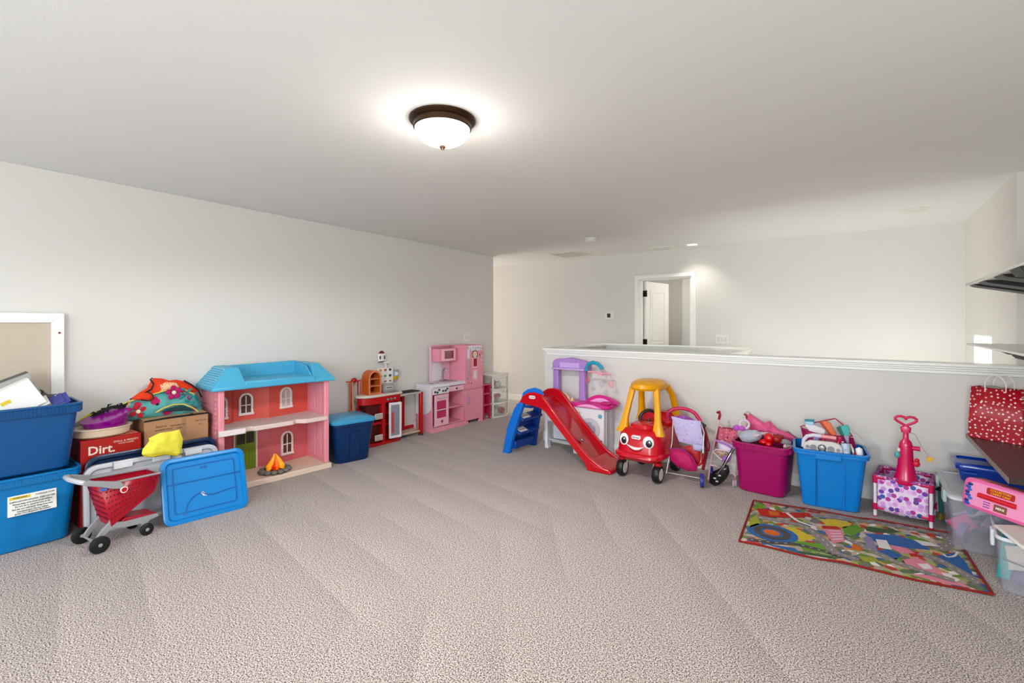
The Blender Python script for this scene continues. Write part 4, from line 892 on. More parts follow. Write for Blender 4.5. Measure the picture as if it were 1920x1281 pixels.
# narrow pink shelf and drawer tower
t = T('pink_shelf_rack', 'low hot pink shelf rack standing between the toy fridge and the drawers', 'shelf', (-4.29, 5.045, 0), 90)
hp = P('rack_pink', 'C9385F', .4)
m = MB(); m.prism([(0, 0), (.03, 0), (.05, .06), (.15, .07), (.19, 0), (.20, 0), (.19, .30), (.15, .40), (.17, .47), (.20, .50), (0, .50)], .135, .15, 'YZ'); 
for v in m.bm.verts: pass
t.p('side_panel', m, hp, bev=.002)
m = MB(); m.prism([(0, 0), (.20, 0), (.20, .50), (0, .50)], .0, .015, 'YZ'); t.p('side_panel', m, hp, bev=.002)
for z in (.20, .36, .49): m = MB(); m.box(.0, .155 if z > .4 else .135, -.01, .19, z, z + .012); t.p('shelf', m, P('rack_pink_light', 'E06C8C', .4), bev=.002)
m = MB(); m.box(.015, .135, .185, .195, .05, .5); t.p('back', m, P('rack_dark', '8C2038', .5))
t = T('plastic_drawer_tower', 'white three drawer plastic tower with clear curved fronts', 'drawer unit', (-4.26, 5.215, 0), 90)
wf2 = P('tower_white', 'E8E6E2', .35); cl = mat('clear_drawer', 'DCDAD6', .2, alpha=.14)
TW, TD, TH = .37, .33, .63
m = MB(); m.box(-.01, TW + .01, .0, TD, TH - .02, TH); m.prism([(0, 0), (.09, -.03), (TW / 2, -.045), (TW - .09, -.03), (TW, 0)], TH - .02, TH, 'XY'); t.p('top', m, wf2, bev=.004)
for x in (0, TW - .022): 
    for y in (0, TD - .022): m = MB(); m.box(x, x + .022, y, y + .022, 0, TH - .02); t.p('post', m, wf2, bev=.003)
for z in (.0, .20, .40):
    m = MB(); m.prism([(0.0, 0), (.09, -.03), (TW / 2, -.042), (TW - .09, -.03), (TW, 0), (TW, TD), (0, TD)], z, z + .018, 'XY'); t.p('divider', m, wf2, bev=.002)
for k in range(3):
    z = .022 + .20 * k
    def dr_(o): return [(.022 + o, .0 + o), (.09, -.026 + o), (TW / 2, -.038 + o), (TW - .09, -.026 + o), (TW - .022 - o, 0 + o), (TW - .022 - o, TD - .03 - o), (.022 + o, TD - .03 - o)]
    m = MB(); m.loft([[(x, y, z) for x, y in dr_(0)], [(x, y, z + .165) for x, y in dr_(0)], [(x, y, z + .165) for x, y in dr_(.004)], [(x, y, z + .005) for x, y in dr_(.004)]]); dw = t.p('drawer', m, cl)
    m = MB(); m.cbox((TW / 2, -.042, z + .15), (.10, .016, .012)); mk('drawer_lip', m, wf2, dw, bev=.003)
cols = [['B9B7A8', '6E7C74', 'E4D9D2', 'C4A08C', '3E4A48', '8A9AB4', 'D8C070'], ['D98A5C', 'E0A58C', 'C9BFD0', 'A890C8', 'D04A5A', 'E7C27A', '7A6A60'], ['A8643C', 'D8C9A0', '5C4034', '8AA07C', 'C05A48', 'C8A8B8', 'E8E0D8']]
cnames = [['grey', 'slate green', 'cream', 'tan', 'charcoal', 'dusty blue', 'mustard'], ['orange', 'peach', 'pale lilac', 'violet', 'red', 'light yellow', 'taupe'], ['rust brown', 'sand', 'dark brown', 'sage green', 'brick red', 'mauve', 'off-white']]
for k in range(3):
    rn = random.Random(20 + k)
    for i in range(7):
        x, y, z = rn.uniform(.07, TW - .08), rn.uniform(.04, .20), .215 + (2 - k) * .20 - .16 + rn.uniform(.0, .05)
        s_ = rn.uniform(.022, .04)
        m = MB(); m.ell((0, 0, 0), (s_ * 1.3, s_, s_), 8, 6); m.ell((s_ * .9, 0, s_ * .7), (s_ * .6, s_ * .6, s_ * .6), 8, 6)
        for v in m.bm.verts: v.co += Vector(v.co).normalized() * noise.noise(v.co * 40 + Vector((i, k, 0))) * .006
        if i < 3: z = .062 + (2 - k) * .20
        wx = t.M @ Vector((x, y, z)); w_ = ('top', 'middle', 'bottom')[k]
        single('small_toy', m, mat('toy_' + cols[k][i], cols[k][i], .7), 'small %s toy seen through the %s clear drawer of the white tower' % (cnames[k][i], w_), 'toy', tuple(wx), group='toys in the %s drawer' % w_, wld=False)

# ================================================================ along the half wall
# ---------------------------------------------------------------- slide
t = T('toddler_slide', 'red toddler slide with a blue ladder in front of the laundry set', 'slide', (-2.45, 3.92, 0))
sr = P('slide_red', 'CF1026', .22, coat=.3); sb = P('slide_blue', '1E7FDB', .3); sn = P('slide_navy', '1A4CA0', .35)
prof = [(-2.839, 0.557), (-2.798, 0.628), (-2.731, 0.667), (-2.658, 0.679), (-2.580, 0.665), (-2.522, 0.617), (-2.300, 0.378), (-2.125, 0.204), (-2.035, 0.123), (-1.947, 0.074), (-1.850, 0.042), (-1.861, -0.004), (-2.046, -0.015), (-2.080, 0.060), (-2.183, 0.159), (-2.361, 0.334), (-2.522, 0.493), (-2.586, 0.524)]
m = MB(); m.prism(prof, 3.905, 3.945); t.p('side_wall', m, sr, wld=True, bev=.008)
m = MB(); m.prism(prof, 4.275, 4.305); t.p('side_wall', m, sr, wld=True, bev=.008)
bedp = [(-2.805, 0.572), (-2.678, 0.607), (-2.586, 0.589), (-2.484, 0.519), (-2.300, 0.321), (-2.137, 0.151), (-2.057, 0.074), (-1.958, 0.037), (-1.861, 0.021)]
m = MB(); m.loft([[(x, 3.94, z) for x, z in bedp] + [(x, 3.94, z - .018) for x, z in reversed(bedp)], [(x, 4.28, z) for x, z in bedp] + [(x, 4.28, z - .018) for x, z in reversed(bedp)]]); bed = t.p('slide_bed', m, P('slide_red_deep', 'C20E1C', .2, coat=.4), wld=True)
for yy in (4.0, 4.22):
    m = MB(); m.tube([(x, yy, z + .004) for x, z in bedp[2:]], .006, 6); t.p('bed_rib', m, sr, par=bed, wld=True)
m = MB(); x, z = bedp[-1]; m.prism([(x - .16, .0), (x + .05, .0), (x + .06, .02), (x + .03, .045), (x - .10, .06), (x - .17, .10)], 3.896, 4.305); t.p('foot_lip', m, sr, wld=True, bev=.012)
# blue hood at the top of both sides
hood = [(-2.819, 0.598), (-2.798, 0.661), (-2.744, 0.699), (-2.658, 0.723), (-2.586, 0.707), (-2.548, 0.657), (-2.580, 0.665), (-2.658, 0.679), (-2.731, 0.667), (-2.791, 0.634)]
for y0 in (3.915,): m = MB(); m.prism(hood, y0, y0 + .025); t.p('hood', m, sb, wld=True, bev=.003)
# ladder rails
railo = [(-3.065, -0.016), (-2.972, 0.000), (-2.937, 0.147), (-2.867, 0.353), (-2.791, 0.546), (-2.832, 0.569), (-2.909, 0.488), (-3.000, 0.279)]
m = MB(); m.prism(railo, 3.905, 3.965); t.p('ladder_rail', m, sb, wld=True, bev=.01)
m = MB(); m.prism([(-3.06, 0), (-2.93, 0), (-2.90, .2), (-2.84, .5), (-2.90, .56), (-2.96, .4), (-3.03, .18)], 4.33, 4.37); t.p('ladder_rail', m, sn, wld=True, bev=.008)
r1 = railo
def railx(z):   # front edge of the rails at a height
    return -3.0 + (z / .55) * .145
def TL(x, z): return at(x, 0, z) @ Matrix.Rotation(R(24), 4, 'Y') @ at(-x, 0, -z)
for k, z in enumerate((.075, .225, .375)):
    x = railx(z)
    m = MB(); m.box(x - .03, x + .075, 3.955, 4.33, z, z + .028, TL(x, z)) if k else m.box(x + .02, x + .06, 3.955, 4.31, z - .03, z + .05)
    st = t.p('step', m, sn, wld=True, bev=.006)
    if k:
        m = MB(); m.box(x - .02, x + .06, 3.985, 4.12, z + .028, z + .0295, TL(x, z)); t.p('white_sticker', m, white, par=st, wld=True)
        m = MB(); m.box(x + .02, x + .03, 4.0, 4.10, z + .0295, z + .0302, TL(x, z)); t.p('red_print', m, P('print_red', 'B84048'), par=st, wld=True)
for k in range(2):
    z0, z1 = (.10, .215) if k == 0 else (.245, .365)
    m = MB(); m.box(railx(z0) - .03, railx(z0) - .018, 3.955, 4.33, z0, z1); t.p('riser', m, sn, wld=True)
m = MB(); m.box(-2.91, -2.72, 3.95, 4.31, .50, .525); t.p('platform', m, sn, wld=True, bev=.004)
# badge
bx, by, bz = (-2.673, 3.904, 0.627)
lg = MB(); lg.loft([[(bx + a, 3.903, bz + b) for a, b in rrect(.075, .032, .015)], [(bx + a, 3.899, bz + b) for a, b in rrect(.075, .032, .015)]]); lgo = t.p('badge', lg, white, wld=True)
t.text('little tikes', .0155, P('badge_red_ink', '8E2A34'), at(bx, 3.8985, bz) @ FACE, par=lgo, wld=True, bold=True)
x, z = bedp[5]; q = (-2.143, 4.050, 0.243)
m = MB(); m.lathe([(0, 0), (.024, 0), (.024, .002), (0, .002)], (0, 0, 0), 18); m.bm.transform(at(-2.19, 4.06, .235) @ Matrix.Rotation(R(47), 4, 'Y')); dk_ = t.p('round_sticker', m, P('dark_sticker', '3A2A28'), wld=True)
m = MB(); m.lathe([(0, .002), (.013, .002), (.013, .0032), (0, .0032)], (0, 0, 0), 14); m.bm.transform(at(-2.19, 4.06, .235) @ Matrix.Rotation(R(47), 4, 'Y')); t.p('sticker_figure', m, mat('sticker_peach', 'E9C9B4', .5), par=dk_, wld=True)

# ---------------------------------------------------------------- laundry centre
t = T('toy_laundry_center', 'lilac and pink toy laundry center with washer behind the slide', 'toy laundry set', (-2.40, 4.42, 0))
li = P('lilac', 'B288CE', .35); pkd = P('laundry_pink', 'E0409A', .3); gw = P('laundry_white', 'E9E9EE', .35); lv = P('laundry_grey', 'C6C2CC', .4)
# cabinet: washer box on the right, open frame on the left
x0, x1 = (-2.728, 4.360, 0.239)[0], (-2.473, 4.360, 0.273)[0]
m = MB(); m.box(-2.45, -2.09, 4.34, 4.58, .0, .50); wsh = t.p('washer_body', m, gw, wld=True, bev=.012)
m = MB(); m.box(-2.089, -2.08, 4.39, 4.43, .08, .47); m.box(-2.089, -2.08, 4.50, 4.52, .08, .47); t.p('side_rib', m, lv, par=wsh, wld=True)['kind'] = 'stuff'
c = (-2.245, 4.338, .285)
m = MB(); m.lathe([(.098, 0), (.112, 0), (.112, -.008), (.098, -.012)], c, 32, 'Y'); dr = t.p('washer_door', m, lv, wld=True)
m = MB(); m.lathe([(0, -.022), (.05, -.018), (.085, -.008), (.1, 0)], c, 32, 'Y'); t.p('porthole', m, mat('porthole', '9A90A8', .1, coat=.6), par=dr, wld=True)
m = MB(); m.lathe([(0, -.004), (.022, -.004), (.022, 0), (0, 0)], (-2.13, 4.338, .425), 16, 'Y'); t.p('blue_sticker', m, P('sticker_teal', '6FB7D0'), par=wsh, wld=True)
m = MB(); m.box(-2.14, -2.11, 4.334, 4.339, .145, .18); t.p('red_sticker', m, P('sticker_crimson', 'A8324E'), par=wsh, wld=True)
m = MB(); m.box(-2.41, -2.39, 4.334, 4.339, .40, .45); m.box(-2.37, -2.36, 4.334, 4.339, .42, .45); t.p('peach_print', m, P('print_peach', 'DDB49A'), par=wsh, wld=True)['kind'] = 'stuff'
for x in (-2.80, -2.44): m = MB(); m.prism([(x, 0), (x + .05, 0), (x + .035, .05), (x + .035, .50), (x + .0, .50), (x + .0, .06)], 4.33, 4.40); t.p('leg', m, gw, wld=True, bev=.006)
m = MB(); m.box(-2.80, -2.42, 4.345, 4.58, .30, .50); t.p('left_cabinet', m, gw, wld=True, bev=.006)
m = MB(); m.box(-2.77, -2.43, 4.36, 4.58, .09, .105); t.p('lower_shelf', m, lv, wld=True, bev=.003)
m = MB(); m.box(-2.78, -2.43, 4.56, 4.58, .1, .30); t.p('back_board', m, lv, wld=True)
m = MB(); m.box(-2.70, -2.50, 4.355, 4.36, .12, .26); t.p('bin_front', m, P('bin_pale', 'D9DEE8'), wld=True)
# pink tops
def blob(xs0, xs1, ys0, ys1, z0, z1, r_=.08): 
    cx, cy, w_, d_ = (xs0 + xs1) / 2, (ys0 + ys1) / 2, xs1 - xs0, ys1 - ys0
    m = MB(); m.loft([[(x, y, z) for x, y in rrect(w_ * k, d_ * k, r_, 5, cx, cy)] for z, k in ((z0, .96), (z0 + .012, 1), (z1 - .015, 1), (z1, .93))]); return m
t.p('counter', blob(-2.50, -2.015, 4.315, 4.585, .50, .545), pkd, wld=True)
t.p('counter', blob(-2.83, -2.44, 4.34, 4.58, .50, .535), P('laundry_mauve', 'C06AA8', .35), wld=True)
m = MB(); m.sheet(lambda u, v: (-2.35 + .36 * u, 4.44 + .09 * v, .545 + .085 * math.sin(math.pi * u) ** .7 * (1 - .25 * v)), 14, 4); m.sheet(lambda u, v: (-2.35 + .36 * u, 4.44, .545 + v * .085 * math.sin(math.pi * u) ** .7), 14, 3); m.sheet(lambda u, v: (-2.35 + .36 * u, 4.53, .545 + v * .064 * math.sin(math.pi * u) ** .7), 14, 3); t.p('back_guard', m, pkd, wld=True)
m = MB(); m.puff([(-2.30 + .26 * i / 10, .552 + .045 * math.sin(math.pi * i / 10)) for i in range(11)], 4.437, .004, 'XZ', 3); t.p('guard_decal', m, P('decal_pink', 'F0A8DC'), wld=True)
m = MB(); m.puff([(-2.40 + .30 * i / 10, .505 + .035 * math.sin(math.pi * i / 10)) for i in range(11)], 4.313, .010, 'XZ', 3); t.p('front_decal', m, P('decal_pink', 'F0A8DC'), wld=True)
m = MB(); m.box(-2.13, -2.03, 4.33, 4.42, .545, .575); t.p('side_tray', m, P('laundry_pink_deep', 'D03A84', .35), wld=True, bev=.02)
# lilac arch
for x in (-2.745, -2.415): m = MB(); m.loft([[(x + a, 4.50 + b, z) for a, b in rrect(w_, .06, .015)] for z, w_ in ((.53, .10), (.57, .075), (.88, .07), (.90, .07))]); t.p('upright', m, li, wld=True)
m = MB(); top = [(-2.80, .86), (-2.80, .93), (-2.78, .965), (-2.74, .98), (-2.66, .985), (-2.58, 1.0), (-2.50, .985), (-2.42, .975), (-2.37, .96), (-2.35, .93), (-2.35, .86)]
m.prism(top, 4.49, 4.575); hd_ = t.p('headboard', m, li, wld=True, bev=.012)
m = MB(); m.box(-2.70, -2.45, 4.485, 4.492, .885, .945); t.p('recess_panel', m, P('lilac_light', 'C6A6DE', .35), par=hd_, wld=True, bev=.004)
m = MB(); m.box(-2.78, -2.37, 4.44, 4.50, .865, .885); t.p('ledge', m, P('lilac_light', 'C6A6DE', .35), par=hd_, wld=True, bev=.004)
# mobile arm and rings
tl = P('teal_arm', '35A7C4', .35)
pts = [(-2.345, 4.46, .87), (-2.345, 4.46, .91), (-2.32, 4.455, .945), (-2.27, 4.45, .965), (-2.21, 4.44, .955), (-2.165, 4.43, .925), (-2.15, 4.43, .90)]
m = MB(); m.tube(pts, .020, 10); arm = t.p('mobile_arm', m, tl, wld=True)
m = MB(); m.tube([(-2.16, 4.43, .90), (-2.17, 4.43, .865)], .004); m.tube([(-2.30, 4.40, .872), (-2.17, 4.43, .862), (-2.055, 4.44, .852)], .009, 8); m.box(-2.20, -2.14, 4.415, 4.44, .835, .86); t.p('mobile_bar', m, P('mobile_pink', 'E6A0B4'), wld=True)
for x, y, z, r_, cc in ((-2.30, 4.40, .78, .022, 'D07A80'), (-2.16, 4.42, .745, .026, 'C4C8D0'), (-2.055, 4.43, .748, .030, 'E2A8A8')):
    m = MB(); m.tube([(x, y, z + r_), (x, y, .86)], .0035); ch = t.p('hanging_charm', m, P('charm_' + cc, cc), wld=True)
    m = MB(); m.tube([(x + r_ * math.cos(a * .524), y, z + r_ * math.sin(a * .524)) for a in range(12)], .0055, 6, closed=True); m.ell((x, y, z), (r_ * .55, .006, r_ * .55), 10, 6); t.p('charm_ring', m, P('charm_' + cc, cc), par=ch, wld=True)['kind'] = 'stuff'
# peach toy faucet
m = MB(); m.tube([(-2.53, 4.40, .535), (-2.54, 4.40, .58), (-2.575, 4.40, .612), (-2.60, 4.40, .60)], [.022, .016, .013, .010], 10); m.tube([(-2.49, 4.40, .535), (-2.49, 4.40, .575)], [.028, .012], 10); t.p('faucet', m, P('peach', 'F0C8A0'), wld=True)

# ---------------------------------------------------------------- ride-on car
t = T('ride_on_toy_car', 'red ride-on toy car with yellow roof and pillars and a smiling face', 'toy car', (-1.555, 4.20, 0), -2)
rd = P('car_red', 'D4142C', .25, coat=.3); yw = P('car_yellow', 'F2AE16', .3)
def ring(w_, y0, y1, z, r_, n=6): return [(x, y, z) for x, y in rrect(w_, y1 - y0, r_, n, 0, (y0 + y1) / 2)]
m = MB(); m.loft([ring(.34, -.30, .28, .17, .09), ring(.40, -.345, .30, .195, .11), ring(.435, -.36, .31, .215, .12), ring(.43, -.355, .31, .235, .12), ring(.405, -.33, .30, .25, .12), ring(.40, -.315, .30, .34, .12), ring(.39, -.30, .29, .40, .12), ring(.36, -.26, .28, .44, .11), ring(.30, -.20, .26, .455, .10)])
body = t.p('body', m, rd)
m = MB(); m.loft([ring(.24, -.24, -.02, .44, .08), ring(.22, -.22, -.03, .475, .08), ring(.15, -.17, -.06, .49, .05)]); t.p('hood_bulge', m, rd)
m = MB(); m.loft([ring(.36, .12, .30, .44, .07), ring(.36, .15, .29, .50, .06), ring(.33, .18, .28, .54, .05)]); t.p('seat_back', m, rd)
m = MB(); cxs = [(math.cos(R(a)) * .085, -.035 + .055 * math.sin(R(a)) * .5, .50 + .075 * math.sin(R(a))) for a in range(-20, 201, 20)]; m.tube(cxs, .015, 8); m.tube([(0, -.04, .46), (0, -.035, .50)], .016); t.p('steering_wheel', m, P('wheel_black', '1A1416', .4))
# face
wht = P('eye_white', 'F4F2F2', .3); pup = P('pupil', '1A1A20', .2)
for sx in (-1, 1):
    m = MB(); m.ell((0, 0, 0), (.047, .012, .052), 18, 10); m.bm.transform(at(sx * .112, -.312, .355) @ Matrix.Rotation(R(sx * 12), 4, 'Z') @ Matrix.Rotation(R(-8), 4, 'X')); e = t.p('eye', m, wht)
    m = MB(); m.ell((.006, -.009, -.008), (.028, .006, .032), 16, 8); m.bm.transform(at(sx * .112, -.312, .355) @ Matrix.Rotation(R(sx * 12), 4, 'Z') @ Matrix.Rotation(R(-8), 4, 'X')); mk('pupil', m, pup, e)
    m = MB(); m.ell((.012, -.0148, .006), (.008, .002, .008), 10, 6); m.bm.transform(at(sx * .112, -.312, .355) @ Matrix.Rotation(R(sx * 12), 4, 'Z') @ Matrix.Rotation(R(-8), 4, 'X')); mk('glint', m, wht, e)
sm = [(-.085 + .17 * i / 12, .318 - .040 * math.sin(math.pi * i / 12)) for i in range(13)] + [(.085 - .17 * i / 12, .318 - .018 * math.sin(math.pi * i / 12)) for i in range(1, 12)]
m = MB(); m.prism(sm, -.330, -.312); t.p('smile', m, wht, bev=.001)
m = MB(); m.tube([(-.06, -.322, .288), (-.03, -.326, .268), (0, -.328, .262), (.03, -.326, .268), (.06, -.322, .288)], .006, 6); t.p('lower_lip', m, P('car_red_dark', 'A81024', .3))
m = MB(); m.loft([[(a, -.316, .383 + b) for a, b in rrect(.085, .028, .013)], [(a, -.302, .386 + b) for a, b in rrect(.085, .028, .013)]]); bg_ = t.p('badge', m, wht)
t.text('little tikes', .0165, P('badge_red_ink', '8E2A34'), at(0, -.3168, .383) @ FACE, par=bg_, bold=True)
m = MB(); m.tube([(-.19, -.315, .238), (-.1, -.35, .232), (0, -.36, .230), (.1, -.35, .232), (.19, -.315, .238)], .009, 6); t.p('bumper_ridge', m, P('car_red_light', 'E23A52', .3))
# roof and pillars
m = MB(); RO = lambda w_, d_, z: [(w_ / 2 * math.cos(2*math.pi*k/28), -.02 + d_ / 2 * math.sin(2*math.pi*k/28), z) for k in range(28)]
m.loft([RO(.24, .34, .775), RO(.29, .42, .78), RO(.31, .45, .80), RO(.30, .43, .832), RO(.24, .33, .856), RO(.12, .16, .868)]); t.p('roof', m, yw)
def pillar(pts, ws): 
    m = MB(); m.loft([[(x + a, y + b, z) for a, b in rrect(w_, w_ * .75, w_ * .25, 3)] for (x, y, z), w_ in zip(pts, ws)]); t.p('pillar', m, yw)
for sx in (-1, 1):
    pillar([(sx * .165 - .005, -.215, .405), (sx * .160 - .005, -.20, .45), (sx * .152 - .005, -.19, .52), (sx * .132, -.16, .66), (sx * .108, -.13, .80)], [.115, .085, .058, .052, .058])
    pillar([(sx * .175, .22, .44), (sx * .17, .21, .50), (sx * .165, .19, .60), (sx * .15, .15, .72), (sx * .115, .09, .815)], [.10, .075, .06, .056, .06])
for sx in (-1, 1):
    for y, r_ in ((-.235, .078), (.20, .082)):
        x = sx * .165
        m = MB(); m.lathe([(0, -.028), (r_ * .72, -.03), (r_ * .92, -.028), (r_, -.014), (r_, .014), (r_ * .92, .028), (r_ * .72, .03), (0, .028)], (x, y, r_), 28, 'X'); wh = t.p('wheel', m, tyre)
        m = MB(); m.lathe([(0, .034), (.02, .036), (.05, .030), (.052, .024)], (x, y, r_), 20, 'X')
        if sx < 0: pass
        else:
            pass
        for s2 in (1,): mk('hub_cap', m, P('hub_cream', 'E2DAD6', .4), wh)
        m = MB(); m.tube([(x - sx * .04, y + .02, r_ + .10), (x - sx * .045, y, r_ + .03), (x - sx * .04, y, r_)], .006, 6); mk('fork', m, P('fork_grey', 'B8B4B4', .3), wh)
    m = MB(); m.tube([(sx * .165, -.235, .12), (sx * .165, -.235, .175)], .03, 10); t.p('wheel_mount', m, rd)

# ---------------------------------------------------------------- strollers
t = T('doll_stroller', 'hot pink doll stroller with lavender seat cloth beside the toy car', 'toy stroller', (-1.22, 4.25, 0))
hpk = P('stroller_pink', 'D32C6A', .4); mgt = mat('magenta_cloth', 'C21468', .7, bump=.2, bscale=40); slv = mat('silver_tube', 'D6CFCE', .3, metal=.5); lav = patmat('lavender_cloth', 'C4B8E2', ['B3A2D8', 'D7CDEC', 'A58FCC'], 45, .3, .8)
m = MB(); m.tube([(-1.385, 4.190, 0.498), (-1.396, 4.210, 0.565), (-1.355, 4.230, 0.601), (-1.276, 4.250, 0.616), (-1.180, 4.240, 0.595), (-1.116, 4.220, 0.527), (-1.098, 4.200, 0.463)], .016, 10, sm=4); t.p('push_handle', m, hpk, wld=True)
m = MB(); m.sheet(lambda u, v: Vector((-1.370, 4.190, 0.533)).lerp(Vector((-1.104, 4.190, 0.501)), u) + Vector((0, .01, .045 * math.sin(math.pi * u) * v - .012 * (1 - v))), 10, 4); t.p('canopy', m, patmat('canopy_cloth', '9A4FA0', ['C98AC8', '7A3A86'], 60, .3), wld=True, sol=.006)
m = MB(); m.tube([(-1.342, 4.190, 0.503), (-1.342, 4.160, 0.318), (-1.351, 4.130, 0.228), (-1.367, 4.080, 0.058)], .005); m.tube([(-1.108, 4.190, 0.533), (-1.059, 4.120, 0.451), (-1.052, 4.060, 0.294), (-1.078, 4.060, 0.191)], .005); m.tube([(-1.362, 4.080, 0.069), (-1.078, 4.060, 0.080)], .004); t.p('frame_tube', m, slv, wld=True)
m = MB(); m.puff([(-1.345, 0.554), (-1.233, 0.539), (-1.099, 0.542), (-1.091, 0.470), (-1.069, 0.355), (-1.082, 0.335), (-1.197, 0.326), (-1.279, 0.337), (-1.312, 0.421)], 4.155, .018, 'XZ', 4, .006, 3); t.p('seat_cloth', m, lav, wld=True)
m = MB(); m.puff([(-1.165, 0.345), (-1.068, 0.341), (-1.055, 0.321), (-1.090, 0.288), (-1.147, 0.288)], 4.130, .02, 'XZ', 4); t.p('footrest_cloth', m, mat('pale_lilac_cloth', 'B9B6DC', .8), wld=True)
m = MB(); m.puff([(-1.334, 0.280), (-1.270, 0.299), (-1.202, 0.292), (-1.144, 0.247), (-1.101, 0.164), (-1.109, 0.127), (-1.180, 0.113), (-1.270, 0.133), (-1.339, 0.185)], 4.085, .045, 'XZ', 5, .008, 4); t.p('storage_bag', m, mgt, wld=True)
m = MB(); m.tube([(x, 4.035, z) for x, z in [(-1.320, 0.287), (-1.256, 0.307), (-1.189, 0.299), (-1.136, 0.259), (-1.097, 0.194)]], .004, 6); t.p('bag_piping', m, P('piping_violet', '8A3A86'), wld=True)
m = MB(); m.puff([(-1.252, 0.299), (-1.170, 0.321), (-1.099, 0.287), (-1.091, 0.170), (-1.135, 0.143), (-1.188, 0.244)], 4.150, .02, 'XZ', 4); m.tube([(-1.091, 4.060, 0.185), (-1.061, 4.060, 0.212), (-1.052, 4.060, 0.294)], .010, 8); t.p('seat_base', m, P('stroller_red', 'B8162E', .5), wld=True)
m = MB(); m.tube([(-1.094, 4.220, 0.506), (-1.073, 4.240, 0.427), (-1.046, 4.240, 0.324), (-1.041, 4.200, 0.283)], .008, 8); m.tube([(-1.112, 4.220, 0.481), (-1.087, 4.260, 0.384), (-1.073, 4.260, 0.246), (-1.078, 4.160, 0.130)], .013, 8); t.p('back_frame', m, P('stroller_maroon', '8A1230', .5), wld=True)
m = MB(); m.cbox((-1.086, 4.190, 0.503), (.05, .03, .03), (0, 30, 0)); t.p('hinge', m, P('black_plastic', '1E1C1E', .35), wld=True, bev=.006)
vb = P('wheel_violet', '3A3AA0', .35)
for (px, r_) in (((-1.066, 4.081, 0.000), .058), ((-1.06, 4.36, 0), .055),):
    m = MB(); m.lathe([(r_ * .62, -.012), (r_ * .95, -.014), (r_, 0), (r_ * .95, .014), (r_ * .62, .012)], (px[0], px[1], r_), 26, 'X'); m.bm.transform(at(px[0], px[1], 0) @ Matrix.Rotation(R(18), 4, 'Z') @ at(-px[0], -px[1], 0)); wh = t.p('wheel', m, vb, wld=True)
    m = MB(); m.lathe([(0, -.008), (r_ * .64, -.006), (r_ * .64, .006), (0, .016)], (px[0], px[1], r_), 12, 'X'); m.bm.transform(at(px[0], px[1], 0) @ Matrix.Rotation(R(18), 4, 'Z') @ at(-px[0], -px[1], 0)); t.p('wheel_spokes', m, P('spoke_dark', '23233A', .4), par=wh, wld=True)

t = T('umbrella_doll_stroller', 'pink dotted umbrella doll stroller standing behind the magenta tote', 'toy stroller', (-.93, 4.40, 0))
pt = P('tube_pink', 'EDC6C9', .35); gr = P('grip_crimson', 'A81E42', .4)
m = MB(); m.tube([(-1.023, 4.420, 0.581), (-1.010, 4.440, 0.589), (-1.005, 4.440, 0.561), (-1.014, 4.440, 0.517)], .011, 8); t.p('hand_grip', m, gr, wld=True)
m = MB(); m.tube([(-0.824, 4.520, 0.574), (-0.807, 4.520, 0.572), (-0.794, 4.520, 0.526)], .010, 8); t.p('hand_grip', m, gr, wld=True)
m = MB(); m.tube([(-1.014, 4.440, 0.521), (-1.040, 4.360, 0.300), (-1.052, 4.280, 0.128), (-1.057, 4.250, 0.019)], .007, 8); m.tube([(-0.803, 4.570, 0.517), (-0.855, 4.570, 0.309), (-0.877, 4.500, 0.130), (-0.859, 4.300, -0.009)], .007, 8); t.p('frame_tube', m, pt, wld=True)
m = MB(); m.tube([(-1.052, 4.280, 0.142), (-1.012, 4.280, 0.145), (-0.965, 4.300, 0.117)], .005); m.tube([(-0.896, 4.260, 0.140), (-0.846, 4.260, 0.095)], .006); m.tube([(-1.005, 4.420, 0.478), (-0.985, 4.430, 0.451)], .006); t.p('brace', m, pt, wld=True)
m = MB(); m.sheet(lambda u, v: Vector((-1.012, 4.430, 0.447)).lerp(Vector((-0.873, 4.480, 0.438)), u).lerp(Vector((-1.032, 4.400, 0.307)).lerp(Vector((-0.877, 4.460, 0.290)), u), v) + Vector((0, .02 * math.sin(math.pi * u), 0)), 8, 6); t.p('back_cloth', m, patmat('dotted_cloth', 'E87A92', ['9A1E48', 'D8507A', 'F2B0C0'], 55, .36), wld=True, sol=.006)
m = MB(); m.tube([(-1.012, 4.430, 0.452), (-0.941, 4.450, 0.448), (-0.873, 4.480, 0.443)], .005); m.tube([(-1.012, 4.430, 0.447), (-1.031, 4.380, 0.283)], .006); t.p('cloth_trim', m, gr, wld=True)
for q in ((-0.851, 4.240, 0.028), (-0.838, 4.260, 0.029)):
    m = MB(); m.lathe([(0, -.006), (.022, -.008), (.032, 0), (.022, .008), (0, .006)], (q[0], q[1], .034), 20, 'X'); t.p('wheel', m, P('wheel_pale', 'D8CCD0', .4), wld=True)

t = T('doll_carrier', 'small lilac and white doll carrier with tray hung in front of the dotted stroller', 'doll carrier', (-.94, 4.29, .2))
m = MB(); m.puff([(-0.995, 0.356), (-0.960, 0.371), (-0.859, 0.332), (-0.850, 0.279), (-0.926, 0.257), (-0.986, 0.293)], 4.30, .03, 'XZ', 4, .004); t.p('seat', m, mat('lilac_white_cloth', 'E3D6EA', .7), wld=True)
m = MB(); m.tube([(-0.996, 4.250, 0.371), (-0.920, 4.250, 0.356), (-0.853, 4.250, 0.321)], .010, 8); t.p('seat_trim', m, P('carrier_violet', 'B070C4'), wld=True)
m = MB(); m.tube([(-1.020, 4.240, 0.273), (-0.992, 4.270, 0.289), (-0.907, 4.270, 0.290), (-0.876, 4.240, 0.275), (-0.942, 4.200, 0.227)], .007, 8, closed=True); t.p('tray_rim', m, P('carrier_pink', 'E8C4D0'), wld=True)
